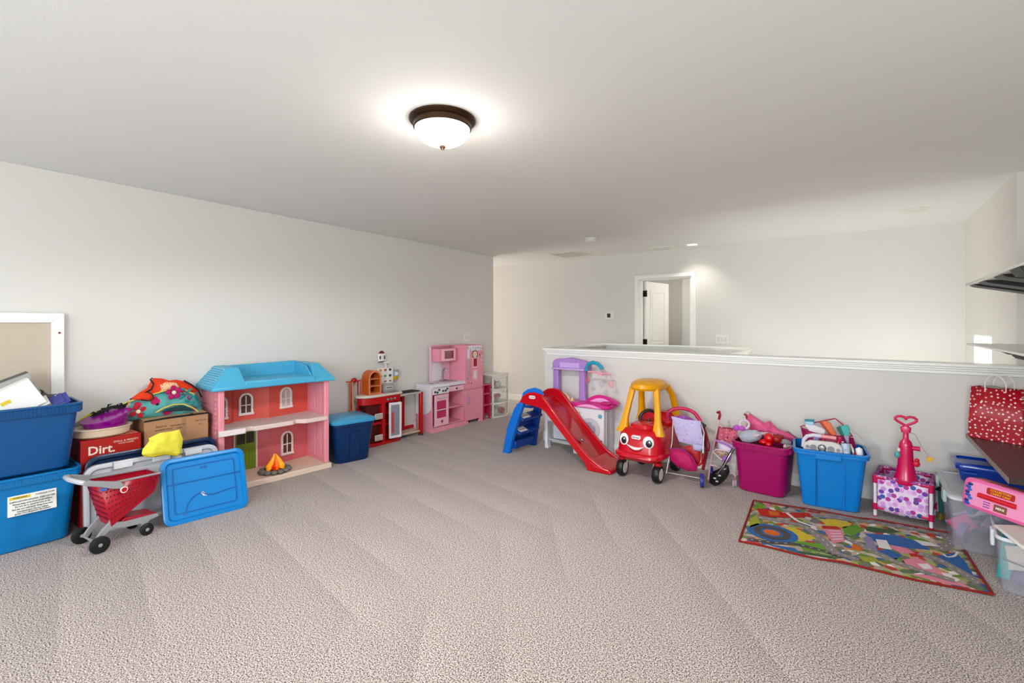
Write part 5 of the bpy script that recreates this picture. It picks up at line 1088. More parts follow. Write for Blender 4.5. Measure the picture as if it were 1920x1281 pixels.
m = MB(); m.puff([(-1.003, 0.267), (-0.977, 0.289), (-0.917, 0.290), (-0.901, 0.270), (-0.951, 0.230)], 4.245, .008, 'XZ', 3); t.p('tray', m, patmat('tray_print', 'A8907C', ['6E4A38', 'C9B49C', 'A85A50'], 70, .4), wld=True)
m = MB(); m.puff([(-0.942, 0.236), (-0.884, 0.282), (-0.859, 0.269), (-0.876, 0.221), (-0.917, 0.196)], 4.205, .02, 'XZ', 3); t.p('purple_cloth', m, P('carrier_violet', 'B070C4'), wld=True)

t = T('toy_guitar', 'glossy black toy guitar with silver print leaning between the doll strollers', 'toy guitar', tuple((-0.959, 4.162, 0.000)))
gb_ = P('guitar_black', '121216', .12, coat=.6)
m = MB(); m.puff([(-1.036, 0.019), (-1.031, 0.075), (-0.997, 0.123), (-0.946, 0.159), (-0.913, 0.201), (-0.880, 0.190), (-0.871, 0.138), (-0.896, 0.080), (-0.938, 0.026), (-0.989, -0.007)], 4.185, .028, 'XZ', 5); t.p('body', m, gb_, wld=True)
m = MB(); m.tube([(-0.918, 4.165, 0.177), (-0.882, 4.190, 0.267), (-0.849, 4.210, 0.331)], [.012, .011, .013], 8); t.p('neck', m, gb_, wld=True)
m = MB(); m.tube([(-0.956, 4.150, 0.120), (-0.906, 4.150, 0.201), (-0.863, 4.180, 0.299)], .004, 6); t.p('fretboard', m, mat('chrome', 'B9B9BC', .2, metal=.9), wld=True)
for q in ((-0.983, 4.156, 0.073), (-0.945, 4.155, 0.103), (-0.966, 4.158, 0.049)):
    m = MB(); m.ell(q, (.012, .004, .007), 10, 6); t.p('silver_print', m, mat('silver_print', 'C9CBD2', .3), wld=True)

# ---------------------------------------------------------------- magenta tote and its toys
mt = P('tote_magenta', 'A80A66', .3); mt2 = P('tote_magenta_rim', 'B31770', .3)
t = T('magenta_tote', 'magenta storage tote overflowing with pink and grey toys', 'storage tote', (-.868, 4.168, 0), -5)
tote(t, .432, .385, .405, .028, .05, mt, m2=mt2, ribs=26, r=.06)
gp = mat('grey_plush', 'AEB4C2', .9, bump=.4, bscale=70, sheen=.4)
t = T('grey_plush_toy', 'grey plush toy with a light stripe lying across the left of the magenta tote', 'plush toy', (-.72, 4.27, .42))
m = MB(); m.puff([(-0.828, 0.429), (-0.799, 0.469), (-0.750, 0.493), (-0.687, 0.502), (-0.648, 0.481), (-0.636, 0.457), (-0.663, 0.418), (-0.726, 0.386), (-0.791, 0.385)], 4.27, .055, 'XZ', 6, .006, 3); t.p('body', m, gp, wld=True, sub=1)
m = MB(); m.puff([(-0.706, 0.469), (-0.663, 0.480), (-0.644, 0.470), (-0.671, 0.453), (-0.702, 0.453)], 4.222, .012, 'XZ', 3); t.p('pink_ear', m, mat('pale_pink_cloth', 'D8B8C4', .8), wld=True)
m = MB(); m.ell((-0.652, 4.300, 0.471), (.03, .03, .012)); m.ell((-0.605, 4.300, 0.477), (.04, .018, .010)); t.p('paw', m, mat('pale_pink_cloth', 'D8B8C4', .8), wld=True)
t = T('toy_headband', 'lilac ring shaped toy with a violet bow at the left of the magenta tote', 'toy', (-.80, 4.33, .50))
c_ = Vector((-0.786, 4.330, 0.523)); m = MB(); m.tube([c_ + Vector((.036 * math.cos(a * .449), .01 * math.sin(a * .449), .034 * math.sin(a * .449))) for a in range(14)], .009, 8, closed=True); t.p('ring', m, P('ring_lilac', 'E2CBE4'), wld=True)
m = MB(); q = Vector((-0.823, 4.310, 0.490)); m.ell(q + Vector((-.02, 0, 0)), (.028, .015, .024)); m.ell(q + Vector((.02, 0, .0)), (.028, .015, .022)); t.p('bow', m, mat('violet_cloth', 'C060C0', .6), wld=True)
t = T('pink_doll_dress', 'crumpled pink doll clothes heaped at the back of the magenta tote', 'doll clothes', (-.62, 4.44, .46))
m = MB(); m.puff([(-0.789, 0.540), (-0.772, 0.598), (-0.706, 0.564), (-0.657, 0.529), (-0.613, 0.558), (-0.578, 0.517), (-0.538, 0.487), (-0.469, 0.470), (-0.416, 0.430), (-0.454, 0.398), (-0.546, 0.410), (-0.625, 0.425), (-0.706, 0.441), (-0.768, 0.460)], 4.45, .05, 'XZ', 6, .02, 8); t.p('cloth', m, mat('pink_satin', 'EE6E9C', .45, vary=.15, scale=20, bump=.6, bscale=35), wld=True)
m = MB(); m.tube([(-0.799, 4.450, 0.598), (-0.784, 4.460, 0.612), (-0.752, 4.470, 0.586), (-0.702, 4.470, 0.546)], .003, 6); t.p('strap', m, P('strap_rose', 'B08088'), wld=True)
m = MB(); m.tube([(-0.585, 4.500, 0.506), (-0.540, 4.520, 0.458), (-0.485, 4.520, 0.466), (-0.447, 4.520, 0.436), (-0.409, 4.520, 0.419)], .004, 6); t.p('black_cord', m, P('black_plastic', '1E1C1E', .35), wld=True)
rt = P('toy_red', 'D81820', .2, coat=.4)
t = T('red_toy', 'shiny red rounded toy in the middle of the magenta tote', 'toy', (-.60, 4.27, .42))
m = MB(); m.ell((-0.593, 4.270, 0.446), (.04, .04, .045), 16, 10); m.ell((-0.629, 4.250, 0.414), (.035, .03, .024), 14, 8); m.ell((-0.594, 4.250, 0.398), (.028, .03, .03), 14, 8); t.p('body', m, rt, wld=True)
m = MB(); m.ell((-0.543, 4.290, 0.441), (.038, .03, .032), 14, 8); m.ell((-0.519, 4.310, 0.458), (.025, .03, .02), 12, 8); t.p('head', m, P('toy_dark_red', 'A02A20', .4), wld=True)
t = T('grey_doll_shoes', 'pair of greyish pink doll shoes at the right rim of the magenta tote', 'doll shoes', (-.46, 4.32, .41))
for q in ((-0.490, 4.320, 0.425), (-0.452, 4.280, 0.393)):
    q = Vector(q); m = MB(); m.tube([q + Vector((-.02, -.01, .004)), q + Vector((.012, .0, -.004)), q + Vector((.035, .02, -.012))], [.021, .024, .018], 12); sh = t.p('shoe', m, mat('shoe_grey', 'A0949C', .6), wld=True)
    m = MB(); m.ell(q + Vector((-.028, -.016, .005)), (.014, .016, .018)); t.p('toe', m, P('toe_pink', 'E0B8B4', .5), par=sh, wld=True)
t = T('plush_pile', 'dark red toys lying deep inside the magenta tote', 'toy', (-.64, 4.33, .36))
m = MB()
rn = random.Random(5)
for i in range(9): m.ell((-.78 + i * .031, 4.33 + rn.uniform(-.07, .05), .335 + rn.uniform(-.02, .02)), (.045, .05, .04), 10, 6)
t.p('pile', m, mat('maroon_cloth', '7E1A20', .8, vary=.3, scale=15), wld=True)['kind'] = 'stuff'

# ---------------------------------------------------------------- blue tote and its toys
t = T('blue_open_tote', 'bright blue open tote filled with toy kitchen appliances', 'storage tote', (-.408, 4.088, 0), 6)
bt = P('tote_azure', '0A88DC', .3)
tote(t, .475, .39, .435, .042, .035, bt, r=.045)
m = MB(); m.box(.14, .30, -.004, .012, .375, .415); t.p('latch_tab', m, bt, bev=.005)
m = MB(); m.loft([[(.145, .043, .02), (.149, .043, .02), (.149, .05, .02), (.145, .05, .02)], [(.145, .014, .37), (.149, .014, .37), (.149, .03, .37), (.145, .03, .37)]]); t.p('front_groove', m, P('tote_azure_dark', '0A5EA8', .3))
m = MB(); m.loft([[(.315, .043, .02), (.319, .043, .02), (.319, .05, .02), (.315, .05, .02)], [(.315, .014, .37), (.319, .014, .37), (.319, .03, .37), (.315, .03, .37)]]); t.p('front_groove', m, P('tote_azure_light', '3A9AE8', .3))
def wt(name, label, cat, loc): return T(name, label, cat, loc)
t = T('toy_stove_top', 'white toy appliance with round dials and a chrome knob in the blue tote', 'toy appliance', (-.25, 4.17, .40))
m = MB(); m.prism([(-0.351, 0.441), (-0.337, 0.475), (-0.307, 0.496), (-0.167, 0.502), (-0.122, 0.493), (-0.103, 0.465), (-0.103, 0.403), (-0.341, 0.394)], 4.15, 4.19); t.p('body', m, P('appliance_white', 'D9D6D2', .4), wld=True, bev=.01)
for (a, b, r_) in ((1514, 842, .012), (1524, 845, .022), (1559, 848, .022), (1570, 846, .012)):
    q = Y_ = None
    m = MB(); 
    xz = {(1514, 842): (-0.320, 4.148, 0.450), (1524, 845): (-0.283, 4.148, 0.448), (1559, 848): (-0.174, 4.148, 0.450), (1570, 846): (-0.129, 4.148, 0.450)}[(a, b)]
    m.lathe([(r_ * .55, 0), (r_, 0), (r_ * .95, -.006), (r_ * .6, -.006)], xz, 18, 'Y'); t.p('dial', m, P('dial_grey', '8E8E94', .3), wld=True)
m = MB(); m.lathe([(0, -.02), (.018, -.018), (.026, -.010), (.027, 0)], (-0.229, 4.148, 0.453), 20, 'Y'); t.p('chrome_knob', m, mat('chrome', 'B9B9BC', .2, metal=.9), wld=True)
t = T('curved_toy_arch', 'white curved toy handle arching over the left of the blue tote', 'toy', (-.30, 4.20, .45))
m = MB(); m.tube([(-0.351, 4.190, 0.432), (-0.348, 4.200, 0.484), (-0.327, 4.200, 0.516), (-0.286, 4.200, 0.530), (-0.236, 4.200, 0.529)], .014, 10); t.p('arch', m, P('handle_lavender', 'D8D4E2', .35), wld=True)
m = MB(); m.tube([(-0.236, 4.200, 0.529), (-0.143, 4.200, 0.527)], .013, 10); t.p('tip', m, P('tip_pink', 'F0A0A4', .35), wld=True)
t = T('toy_basket', 'magenta toy basket leaning at the back of the blue tote', 'toy basket', (-.22, 4.38, .50))
m = MB(); m.tube([(-0.389, 4.420, 0.542), (-0.285, 4.440, 0.586), (-0.159, 4.460, 0.629), (-0.110, 4.440, 0.592), (-0.049, 4.380, 0.521), (-0.173, 4.300, 0.519), (-0.330, 4.320, 0.517)], .005, 6, closed=True); t.p('rim', m, P('basket_crimson', 'C02A50', .4), wld=True)
m = MB(); m.puff([(-0.382, 0.548), (-0.313, 0.532), (-0.226, 0.516), (-0.141, 0.516), (-0.042, 0.514), (-0.026, 0.444), (-0.108, 0.390), (-0.278, 0.370), (-0.356, 0.412)], 4.36, .05, 'XZ', 4); t.p('shell', m, P('basket_magenta', 'A82468', .4), wld=True)
m = MB(); m.tube([(-0.228, 4.250, 0.504), (-0.211, 4.240, 0.464), (-0.171, 4.240, 0.458), (-0.131, 4.240, 0.481), (-0.119, 4.250, 0.528)], .013, 8); t.p('front_loop', m, P('loop_pink', 'D82A5E', .35), wld=True)
m = MB(); m.box(*(lambda a: (a[0] - .018, a[0] + .018, a[1] - .004, a[1] + .004, a[2] - .03, a[2] + .03))((-0.274, 4.270, 0.477))); t.p('lilac_strap', m, P('strap_lilac', 'A898D8', .4), wld=True)
t = T('toy_scanner', 'white toy hand scanner with teal rollers at the top of the blue tote', 'toy', (-.30, 4.36, .56))
m = MB(); m.prism([(-0.354, 0.574), (-0.322, 0.583), (-0.287, 0.579), (-0.213, 0.551), (-0.224, 0.512), (-0.315, 0.512), (-0.333, 0.539)], 4.345, 4.375); t.p('body', m, P('scanner_white', 'E8E6EA', .35), wld=True, bev=.006)
m = MB(); m.tube([(-0.354, 4.360, 0.604), (-0.290, 4.360, 0.608)], .013, 10); t.p('roller', m, P('scanner_teal', '2E8A98', .35), wld=True)
m = MB(); m.prism([(-0.354, 0.600), (-0.293, 0.604), (-0.293, 0.579), (-0.336, 0.573)], 4.343, 4.378); t.p('roller_case', m, P('scanner_blue', 'A8D4EC', .3), wld=True, bev=.004)
t = T('orange_book', 'orange flat toy panel standing upright in the blue tote', 'toy', (-.21, 4.33, .52))
m = MB(); m.prism([(-0.246, 0.614), (-0.215, 0.626), (-0.185, 0.614), (-0.144, 0.529), (-0.174, 0.517)], 4.32, 4.34); t.p('panel', m, P('panel_orange', 'F08258', .45), wld=True, bev=.003)
m = MB(); m.prism([(-0.257, 0.609), (-0.239, 0.615), (-0.171, 0.517), (-0.188, 0.515)], 4.318, 4.342); t.p('edge', m, P('panel_orange_dark', 'B8491E', .45), wld=True, bev=.002)
t = T('teal_toy_box', 'teal and white box shaped toy leaning right in the blue tote', 'toy', (-.13, 4.32, .50))
m = MB(); m.prism([(-0.121, 0.600), (-0.075, 0.614), (-0.062, 0.579), (-0.068, 0.534), (-0.101, 0.534)], 4.30, 4.34); t.p('front', m, P('toy_teal', '52B8B0', .4), wld=True, bev=.004)
m = MB(); m.prism([(-0.147, 0.584), (-0.121, 0.600), (-0.098, 0.534), (-0.117, 0.527)], 4.302, 4.338); t.p('side', m, P('toy_teal_dark', '1F6660', .4), wld=True, bev=.003)
m = MB(); m.prism([(-0.101, 0.535), (-0.068, 0.536), (-0.068, 0.476), (-0.081, 0.474)], 4.295, 4.325); t.p('lower', m, P('toy_mauve', 'A898B8', .4), wld=True, bev=.003)
t = T('white_toy_bottle', 'pale blue cup shaped toy standing at the right front of the blue tote', 'toy', (-.10, 4.19, .43))
m = MB(); q0, q1 = Vector((-0.079, 4.180, 0.408)), Vector((-0.088, 4.200, 0.496)); m.tube([q0 - Vector((0, 0, .04)), q0, q1], [.020, .023, .029], 16); t.p('cup', m, P('cup_pale', 'BFCDE4', .35), wld=True)
m = MB(); m.ell(q1 + Vector((0, 0, .001)), (.025, .022, .003), 16, 6); t.p('mouth', m, blk, wld=True)
t.text('71', .02, blk, Matrix.Translation((q0 + q1) / 2 + Vector((0, -.027, 0))) @ FACE, wld=True)
t = T('white_toy_brush', 'white rounded toy with a red stem at the right end of the blue tote', 'toy', (-.03, 4.20, .43))
m = MB(); m.puff([(-0.029, 0.468), (-0.007, 0.484), (0.012, 0.471), (0.018, 0.426), (0.009, 0.398), (-0.022, 0.400)], 4.20, .018, 'XZ', 4); t.p('head', m, P('toy_white_gloss', 'F4F0F2', .3), wld=True)
m = MB(); m.tube([(-0.029, 4.200, 0.443), (-0.035, 4.200, 0.388)], .009, 8); t.p('stem', m, P('stem_crimson', 'A8283C', .4), wld=True)
t = T('white_toy_stick', 'thin white toy blade between the pale cup and the white brush in the blue tote', 'toy', (-.06, 4.22, .43))
m = MB(); m.tube([(-0.057, 4.220, 0.493), (-0.047, 4.210, 0.461), (-0.032, 4.210, 0.401)], [.003, .008, .006], 8); t.p('blade', m, P('toy_cream', 'ECE0CC', .4), wld=True)
m = MB(); m.tube([(-0.105, 4.240, 0.501), (-0.099, 4.220, 0.387)], .008, 8); t.p('stick', m, white, wld=True)

# ---------------------------------------------------------------- doll playpen
t = T('doll_playpen', 'doll playpen with purple dotted fabric and hot pink corner joints', 'doll playpen', (.085, 4.225, 0), -8)
hpj = P('joint_pink', 'D01E62', .35); fab = patmat('playpen_cloth', 'F2DDF4', ['8A4FB8', 'C24AA0', '4A6AB0', 'E0A0E0', 'C89AE0', 'D890DC', 'E8B8EC', '7A4FA8'], 30, .46, .75, plane='XZ')
PW, PD, PH = .298, .30, .285
for i, (x, y) in enumerate(((0, 0), (PW, 0), (PW, PD), (0, PD))):
    m = MB(); m.tube([(x, y, .0), (x, y, PH)], .0105, 10); leg = t.p('leg', m, P('leg_white', 'F0E4F0', .35))
    m = MB(); m.tube([(x, y, PH - .045), (x, y, PH + .008)], .016, 10); sx = 1 if x == 0 else -1; sy = 1 if y == 0 else -1
    m.tube([(x, y, PH - .004), (x + sx * .055, y, PH - .004)], .014, 10); m.tube([(x, y, PH - .004), (x, y + sy * .055, PH - .004)], .014, 10); mk('corner_joint', m, hpj, leg)
    m = MB(); m.tube([(x, y, .05), (x, y, .095)], .016, 10); m.tube([(x, y, .065), (x + sx * .05, y, .065)], .011, 10); mk('lower_joint', m, hpj, leg)
    m = MB(); m.tube([(x, y, 0), (x, y, .006)], .014, 10); mk('foot', m, hpj, leg)
def panel(nm, a, b, z0, z1, mm=None):
    a, b = Vector(a), Vector(b); m = MB(); nn = (b - a).cross(Vector((0, 0, 1))).normalized()
    m.sheet(lambda u, v: a.lerp(b, u) + Vector((0, 0, z0 + (z1 - z0) * v - .012 * math.sin(math.pi * u) * (1 - v))) + nn * .006 * math.sin(math.pi * v), 10, 6); return t.p(nm, m, mm or fab, sol=.004)
panel('front_panel', (.014, -.004, 0), (PW - .014, -.004, 0), .055, PH + .012)
panel('side_panel', (PW + .002, .014, 0), (PW + .002, PD - .014, 0), .055, PH + .008); panel('side_panel', (-.002, PD - .014, 0), (-.002, .014, 0), .055, PH + .008)
panel('back_panel', (PW - .014, PD, 0), (.014, PD, 0), .055, PH + .008)
for a, b in (((0, 0), (PW, 0)), ((PW, 0), (PW, PD)), ((PW, PD), (0, PD)), ((0, PD), (0, 0))):
    m = MB(); m.tube([(a[0], a[1], PH), (b[0], b[1], PH)], .013, 10); t.p('top_rail', m, patmat('rail_cloth', 'B05A98', ['5A2F78', 'E0A8D8', '8A2A68'], 60, .42))
m = MB(); m.box(.01, PW - .01, .01, PD - .01, .08, .09); t.p('floor_panel', m, P('inner_mauve', 'A88AA4', .7))

# hot pink musical tower on the playpen
t = T('toy_mobile_tower', 'hot pink toy mobile tower with heart shaped top on the playpen', 'toy', (.253, 4.235, .29))
tp = P('tower_pink', 'DC1A66', .25, coat=.3)
m = MB(); m.lathe([(0, -.03), (.062, -.03), (.070, -.015), (.064, .01), (.054, .05), (.046, .10), (.041, .17), (.038, .24), (.032, .265), (.017, .285), (.015, .33), (0, .335)], seg=24, sc=(1, .8)); t.p('column', m, tp)
for z in (.05, .09, .13, .18, .23): m = MB(); m.lathe([(.052 - z * .1, z), (.054 - z * .1, z + .004), (.052 - z * .1, z + .008)], seg=20, sc=(1, .8)); t.p('ring_ridge', m, P('tower_pink_dark', 'C01258', .3))
m = MB(); m.loft([[(x, y, z) for x, y in rrect(w_, .035, .012)] for z, w_ in ((.33, .05), (.365, .06), (.375, .03))]); t.p('neck_bow', m, tp)
hh = [(16 * math.sin(a) ** 3 / 16 * .058, (13 * math.cos(a) - 5 * math.cos(2*a) - 2 * math.cos(3*a) - math.cos(4*a)) / 16 * .038) for a in [2 * math.pi * i / 22 for i in range(22)]]
m = MB(); m.tube([(x, 0, .412 + z) for x, z in hh], .009, 8, closed=True)
for i, (x, z) in enumerate(hh[::1]): m.ell((x, 0, .412 + z), (.0095, .009, .0095), 8, 6)
t.p('heart_handle', m, P('heart_pink', 'E2406E', .3))['kind'] = 'stuff'
m = MB(); m.tube([(.02, 0, .225), (.075, -.01, .228)], [.014, .017], 10); t.p('side_knob', m, tp)
m = MB(); m.tube([(.0, 0, .34), (.05, .02, .32), (.08, .03, .25), (.10, .02, .21), (.118, .0, .185)], .002, 5); t.p('wire', m, P('wire_mauve', 'B08C96'))
m = MB(); st_ = [((.026 if k % 2 == 0 else .011) * math.sin(k * math.pi / 5), (.026 if k % 2 == 0 else .011) * math.cos(k * math.pi / 5)) for k in range(10)]
m.prism([(x + .125, z + .165) for x, z in st_], -.006, .006); t.p('yellow_star', m, P('star_yellow', 'F2C230', .35), bev=.002)
m = MB(); m.ell((.055, -.02, .125), (.020, .018, .022), 14, 8); m.ell((.058, -.02, .150), (.014, .013, .014), 12, 6); t.p('red_ball', m, P('ball_coral', 'E23A50', .2))
m = MB(); m.ell((-.045, -.01, .17), (.018, .02, .024), 12, 8); t.p('teal_button', m, P('button_teal', '5AB8B4', .3))
m = MB(); m.ell((-.036, -.01, .205), (.010, .014, .014), 12, 8); t.p('white_button', m, white)

# ---------------------------------------------------------------- play mat
C4 = [Vector((-0.662, 4.004, 0.000)), Vector((0.488, 4.163, 0.000)), Vector((0.535, 3.327, 0.000)), Vector((-0.611, 3.199, 0.000))]   # back-left, back-right, front-right, front-left
def wav(u, v): return .004 + .006 * max(0, math.sin(u * 17) * math.sin(v * 5 + u * 6)) * (1 if (v < .15 or v > .85) else .25)
def bil(u, v):
    p = C4[0].lerp(C4[1], u).lerp(C4[3].lerp(C4[2], u), v); n_ = math.sin(u * 15) * .008 * (2 * v - 1); return Vector((p.x, p.y + n_, wav(u, v)))
def inv(q):      # (u,v) of a floor point
    u = v = .5
    for _ in range(12):
        p = bil(u, v); e = Vector(q) - p; du = (bil(u + .01, v) - p) / .01; dv = (bil(u, v + .01) - p) / .01
        det = du.x * dv.y - du.y * dv.x; u += (e.x * dv.y - e.y * dv.x) / det; v += (du.x * e.y - du.y * e.x) / det
    return u, v
t = T('play_mat', 'colourful printed road play mat with a dark red border lying on the carpet', 'play mat', (0, 3.7, 0))
m = MB(); m.sheet(bil, 40, 16); t.p('mat', m, patmat('mat_print', '8A8272', ['6E8A3A', 'A89A88', 'B8A898', '58704A', 'C9B8A8', '7A6E66', '9AA864', 'D0A070', 'C04A3A', '4A6AA0', 'E8E0D8'], 26, .9, .8), wld=True, sol=.004)
m = MB(); ed = [bil(u / 30, 0) for u in range(31)] + [bil(1, v / 10) for v in range(1, 11)] + [bil(1 - u / 30, 1) for u in range(1, 31)] + [bil(0, 1 - v / 10) for v in range(1, 10)]
m.tube([p + Vector((0, 0, .002)) for p in ed], .007, 6, closed=True); t.p('border', m, mat('mat_border', '8E2420', .8), wld=True)
def lift(q, dz): u, v = inv(q); u = min(.985, max(.015, u)); v = min(.97, max(.03, v)); p = bil(u, v); return Vector((p.x, p.y, p.z + dz))
def road(pts, w_, m_, dz=.0032, nm='road', par=None):
    P_ = []
    pts = [Vector(p) for p in pts]
    for a, b in zip(pts, pts[1:]):
        for k in range(6): P_.append(a.lerp(b, k / 6))
    P_.append(pts[-1])
    for _ in range(3): P_ = [P_[0]] + [(P_[i-1] + P_[i] * 2 + P_[i+1]) / 4 for i in range(1, len(P_) - 1)] + [P_[-1]]
    m = MB(); L_ = []
    for i, p in enumerate(P_):
        d = (P_[min(i + 1, len(P_) - 1)] - P_[max(i - 1, 0)]).normalized(); nn = Vector((-d.y, d.x, 0))
        L_.append([lift(p + nn * w_ / 2, dz), lift(p - nn * w_ / 2, dz)])
    V = [[m.bm.verts.new(q) for q in r] for r in L_]
    for a, b in zip(V, V[1:]): m.face((a[0], a[1], b[1], b[0]))
    return t.p(nm, m, m_, wld=True, par=par, flat=True)
def patch(pts, m_, dz=.0028, nm='printed_field'):
    m = MB(); n = len(pts); cen = sum((Vector(p) for p in pts), Vector()) / n; R_ = [[Vector(p).lerp(cen, k) for p in pts] for k in (0, .35, .7)]
    V = [[m.bm.verts.new(lift(q, dz)) for q in r] for r in R_]; c0 = m.bm.verts.new(lift(cen, dz))
    for a, b in zip(V, V[1:]):
        for i in range(n): m.face((a[i], a[(i+1) % n], b[(i+1) % n], b[i]))
    for i in range(n): m.face((V[-1][i], V[-1][(i+1) % n], c0))
    return t.p(nm, m, m_, wld=True, flat=True)
def ink_(n, c): return mat('mat_' + n, c, .8, vary=.18, scale=45)
G1, G2, G3, BL, OR_, YL_, PK_, WT, GR, DG, RD, PU, TN = [ink_(*q) for q in (('green', '6E9A30'), ('olive', 'A3A83C'), ('dark_green', '3E5A34'), ('blue', '3A6CA8'), ('orange', 'D8742C'), ('yellow', 'D8C040'), ('pink', 'E08A9C'), ('white', 'E4E0DC'), ('road_grey', '8C8480'), ('asphalt', '4A4644'), ('red', 'C0341E'), ('purple', '8A7FA0'), ('tan', 'B89C80'))]
patch([(-0.650, 3.820, 0.000), (-0.630, 3.962, 0.000), (-0.556, 3.953, 0.000), (-0.584, 3.785, 0.000)], G1); patch([(-0.639, 3.595, 0.000), (-0.593, 3.731, 0.000), (-0.549, 3.555, 0.000), (-0.599, 3.445, 0.000)], G2)
patch([Vector((-0.465, 3.457, 0.000)) + Vector((.15 * math.cos(k * .393), .14 * math.sin(k * .393), 0)) for k in range(16)], BL)
patch([(-0.410, 3.587, 0.000), (-0.353, 3.630, 0.000), (-0.227, 3.533, 0.000), (-0.304, 3.421, 0.000)], YL_); patch([(-0.360, 3.406, 0.000), (-0.195, 3.468, 0.000), (-0.136, 3.363, 0.000), (-0.266, 3.305, 0.000)], G1)
patch([(-0.473, 3.259, 0.000), (-0.321, 3.305, 0.000), (-0.287, 3.233, 0.000), (-0.419, 3.182, 0.000)], BL); patch([(-0.318, 3.274, 0.000), (-0.134, 3.317, 0.000), (-0.107, 3.276, 0.000), (-0.286, 3.218, 0.000)], G3)
patch([(-0.225, 3.895, 0.000), (-0.129, 3.967, 0.000), (-0.044, 3.944, 0.000), (-0.081, 3.834, 0.000), (-0.183, 3.799, 0.000)], YL_); patch([(-0.096, 3.844, 0.000), (-0.024, 3.939, 0.000), (0.025, 3.874, 0.000), (-0.037, 3.731, 0.000), (-0.087, 3.731, 0.000)], G1)
patch([(0.025, 3.934, 0.000), (0.135, 4.017, 0.000), (0.215, 3.978, 0.000), (0.103, 3.874, 0.000), (0.033, 3.860, 0.000)], G3); patch([(0.019, 3.811, 0.000), (0.185, 3.897, 0.000), (0.312, 3.866, 0.000), (0.340, 3.768, 0.000), (0.226, 3.716, 0.000), (0.072, 3.703, 0.000)], BL)
patch([(0.212, 3.918, 0.000), (0.318, 3.942, 0.000), (0.392, 3.874, 0.000), (0.309, 3.829, 0.000)], G1); patch([(0.337, 3.655, 0.000), (0.457, 3.824, 0.000), (0.486, 3.691, 0.000), (0.495, 3.504, 0.000), (0.425, 3.587, 0.000)], BL)
patch([(0.082, 3.566, 0.000), (0.134, 3.630, 0.000), (0.194, 3.578, 0.000), (0.165, 3.495, 0.000)], BL); patch([(0.136, 3.489, 0.000), (0.192, 3.546, 0.000), (0.210, 3.455, 0.000), (0.162, 3.419, 0.000)], G1)
patch([(0.190, 3.514, 0.000), (0.267, 3.602, 0.000), (0.335, 3.534, 0.000), (0.364, 3.432, 0.000), (0.273, 3.391, 0.000), (0.209, 3.425, 0.000)], PK_); patch([(0.203, 3.338, 0.000), (0.318, 3.397, 0.000), (0.421, 3.385, 0.000), (0.477, 3.353, 0.000), (0.351, 3.307, 0.000)], PK_)
patch([(0.260, 3.507, 0.000), (0.309, 3.543, 0.000), (0.326, 3.485, 0.000), (0.283, 3.453, 0.000)], WT, .0036); patch([(-0.008, 3.419, 0.000), (0.067, 3.452, 0.000), (0.090, 3.409, 0.000), (0.017, 3.354, 0.000)], G2)
patch([(-0.035, 3.588, 0.000), (0.018, 3.593, 0.000), (0.005, 3.500, 0.000), (-0.047, 3.494, 0.000)], OR_); patch([(0.224, 3.681, 0.000), (0.310, 3.697, 0.000), (0.312, 3.636, 0.000), (0.238, 3.596, 0.000)], RD)
patch([(0.146, 3.724, 0.000), (0.226, 3.716, 0.000), (0.262, 3.661, 0.000), (0.196, 3.611, 0.000), (0.148, 3.657, 0.000)], PK_)
# roads
lp = [(lambda a: Vector((-0.465, 3.457, 0.000)) + Vector((.088 * math.cos(a), .085 * math.sin(a), 0)))(k * .449) for k in range(15)]
road(lp, .042, DG, .0042); patch([Vector((-0.465, 3.457, 0.000)) + Vector((.05 * math.cos(k * .785), .047 * math.sin(k * .785), 0)) for k in range(8)], OR_, .0038, 'printed_ring')
def road2(pts, w_, m_, dz):
    r_ = road(pts, w_, m_, dz); 
    for k in range(len(pts) - 1):
        a, b = Vector(pts[k]), Vector(pts[k+1])
        for j in range(3):
            road([a.lerp(b, (j + .2) / 3), a.lerp(b, (j + .55) / 3)], .005, WT, dz + .0006, 'road_dash', r_)
road2([(-0.567, 3.260, 0.000), (-0.436, 3.305, 0.000), (-0.299, 3.372, 0.000), (-0.175, 3.365, 0.000), (-0.083, 3.324, 0.000)], .04, DG, .0038)
road2([(-0.583, 3.670, 0.000), (-0.423, 3.702, 0.000), (-0.297, 3.692, 0.000), (-0.199, 3.554, 0.000), (-0.123, 3.372, 0.000), (-0.008, 3.350, 0.000)], .06, GR, .0044)
road2([(-0.445, 3.890, 0.000), (-0.222, 3.964, 0.000), (0.020, 4.035, 0.000), (0.248, 4.082, 0.000), (0.435, 4.105, 0.000), (0.459, 3.976, 0.000), (0.379, 3.797, 0.000)], .06, GR, .004)
road2([(-0.069, 3.652, 0.000), (0.031, 3.569, 0.000), (0.129, 3.483, 0.000), (0.253, 3.417, 0.000), (0.402, 3.395, 0.000)], .05, GR, .0044)
road2([(0.277, 3.672, 0.000), (0.364, 3.644, 0.000), (0.459, 3.516, 0.000), (0.507, 3.424, 0.000)], .06, GR, .004)
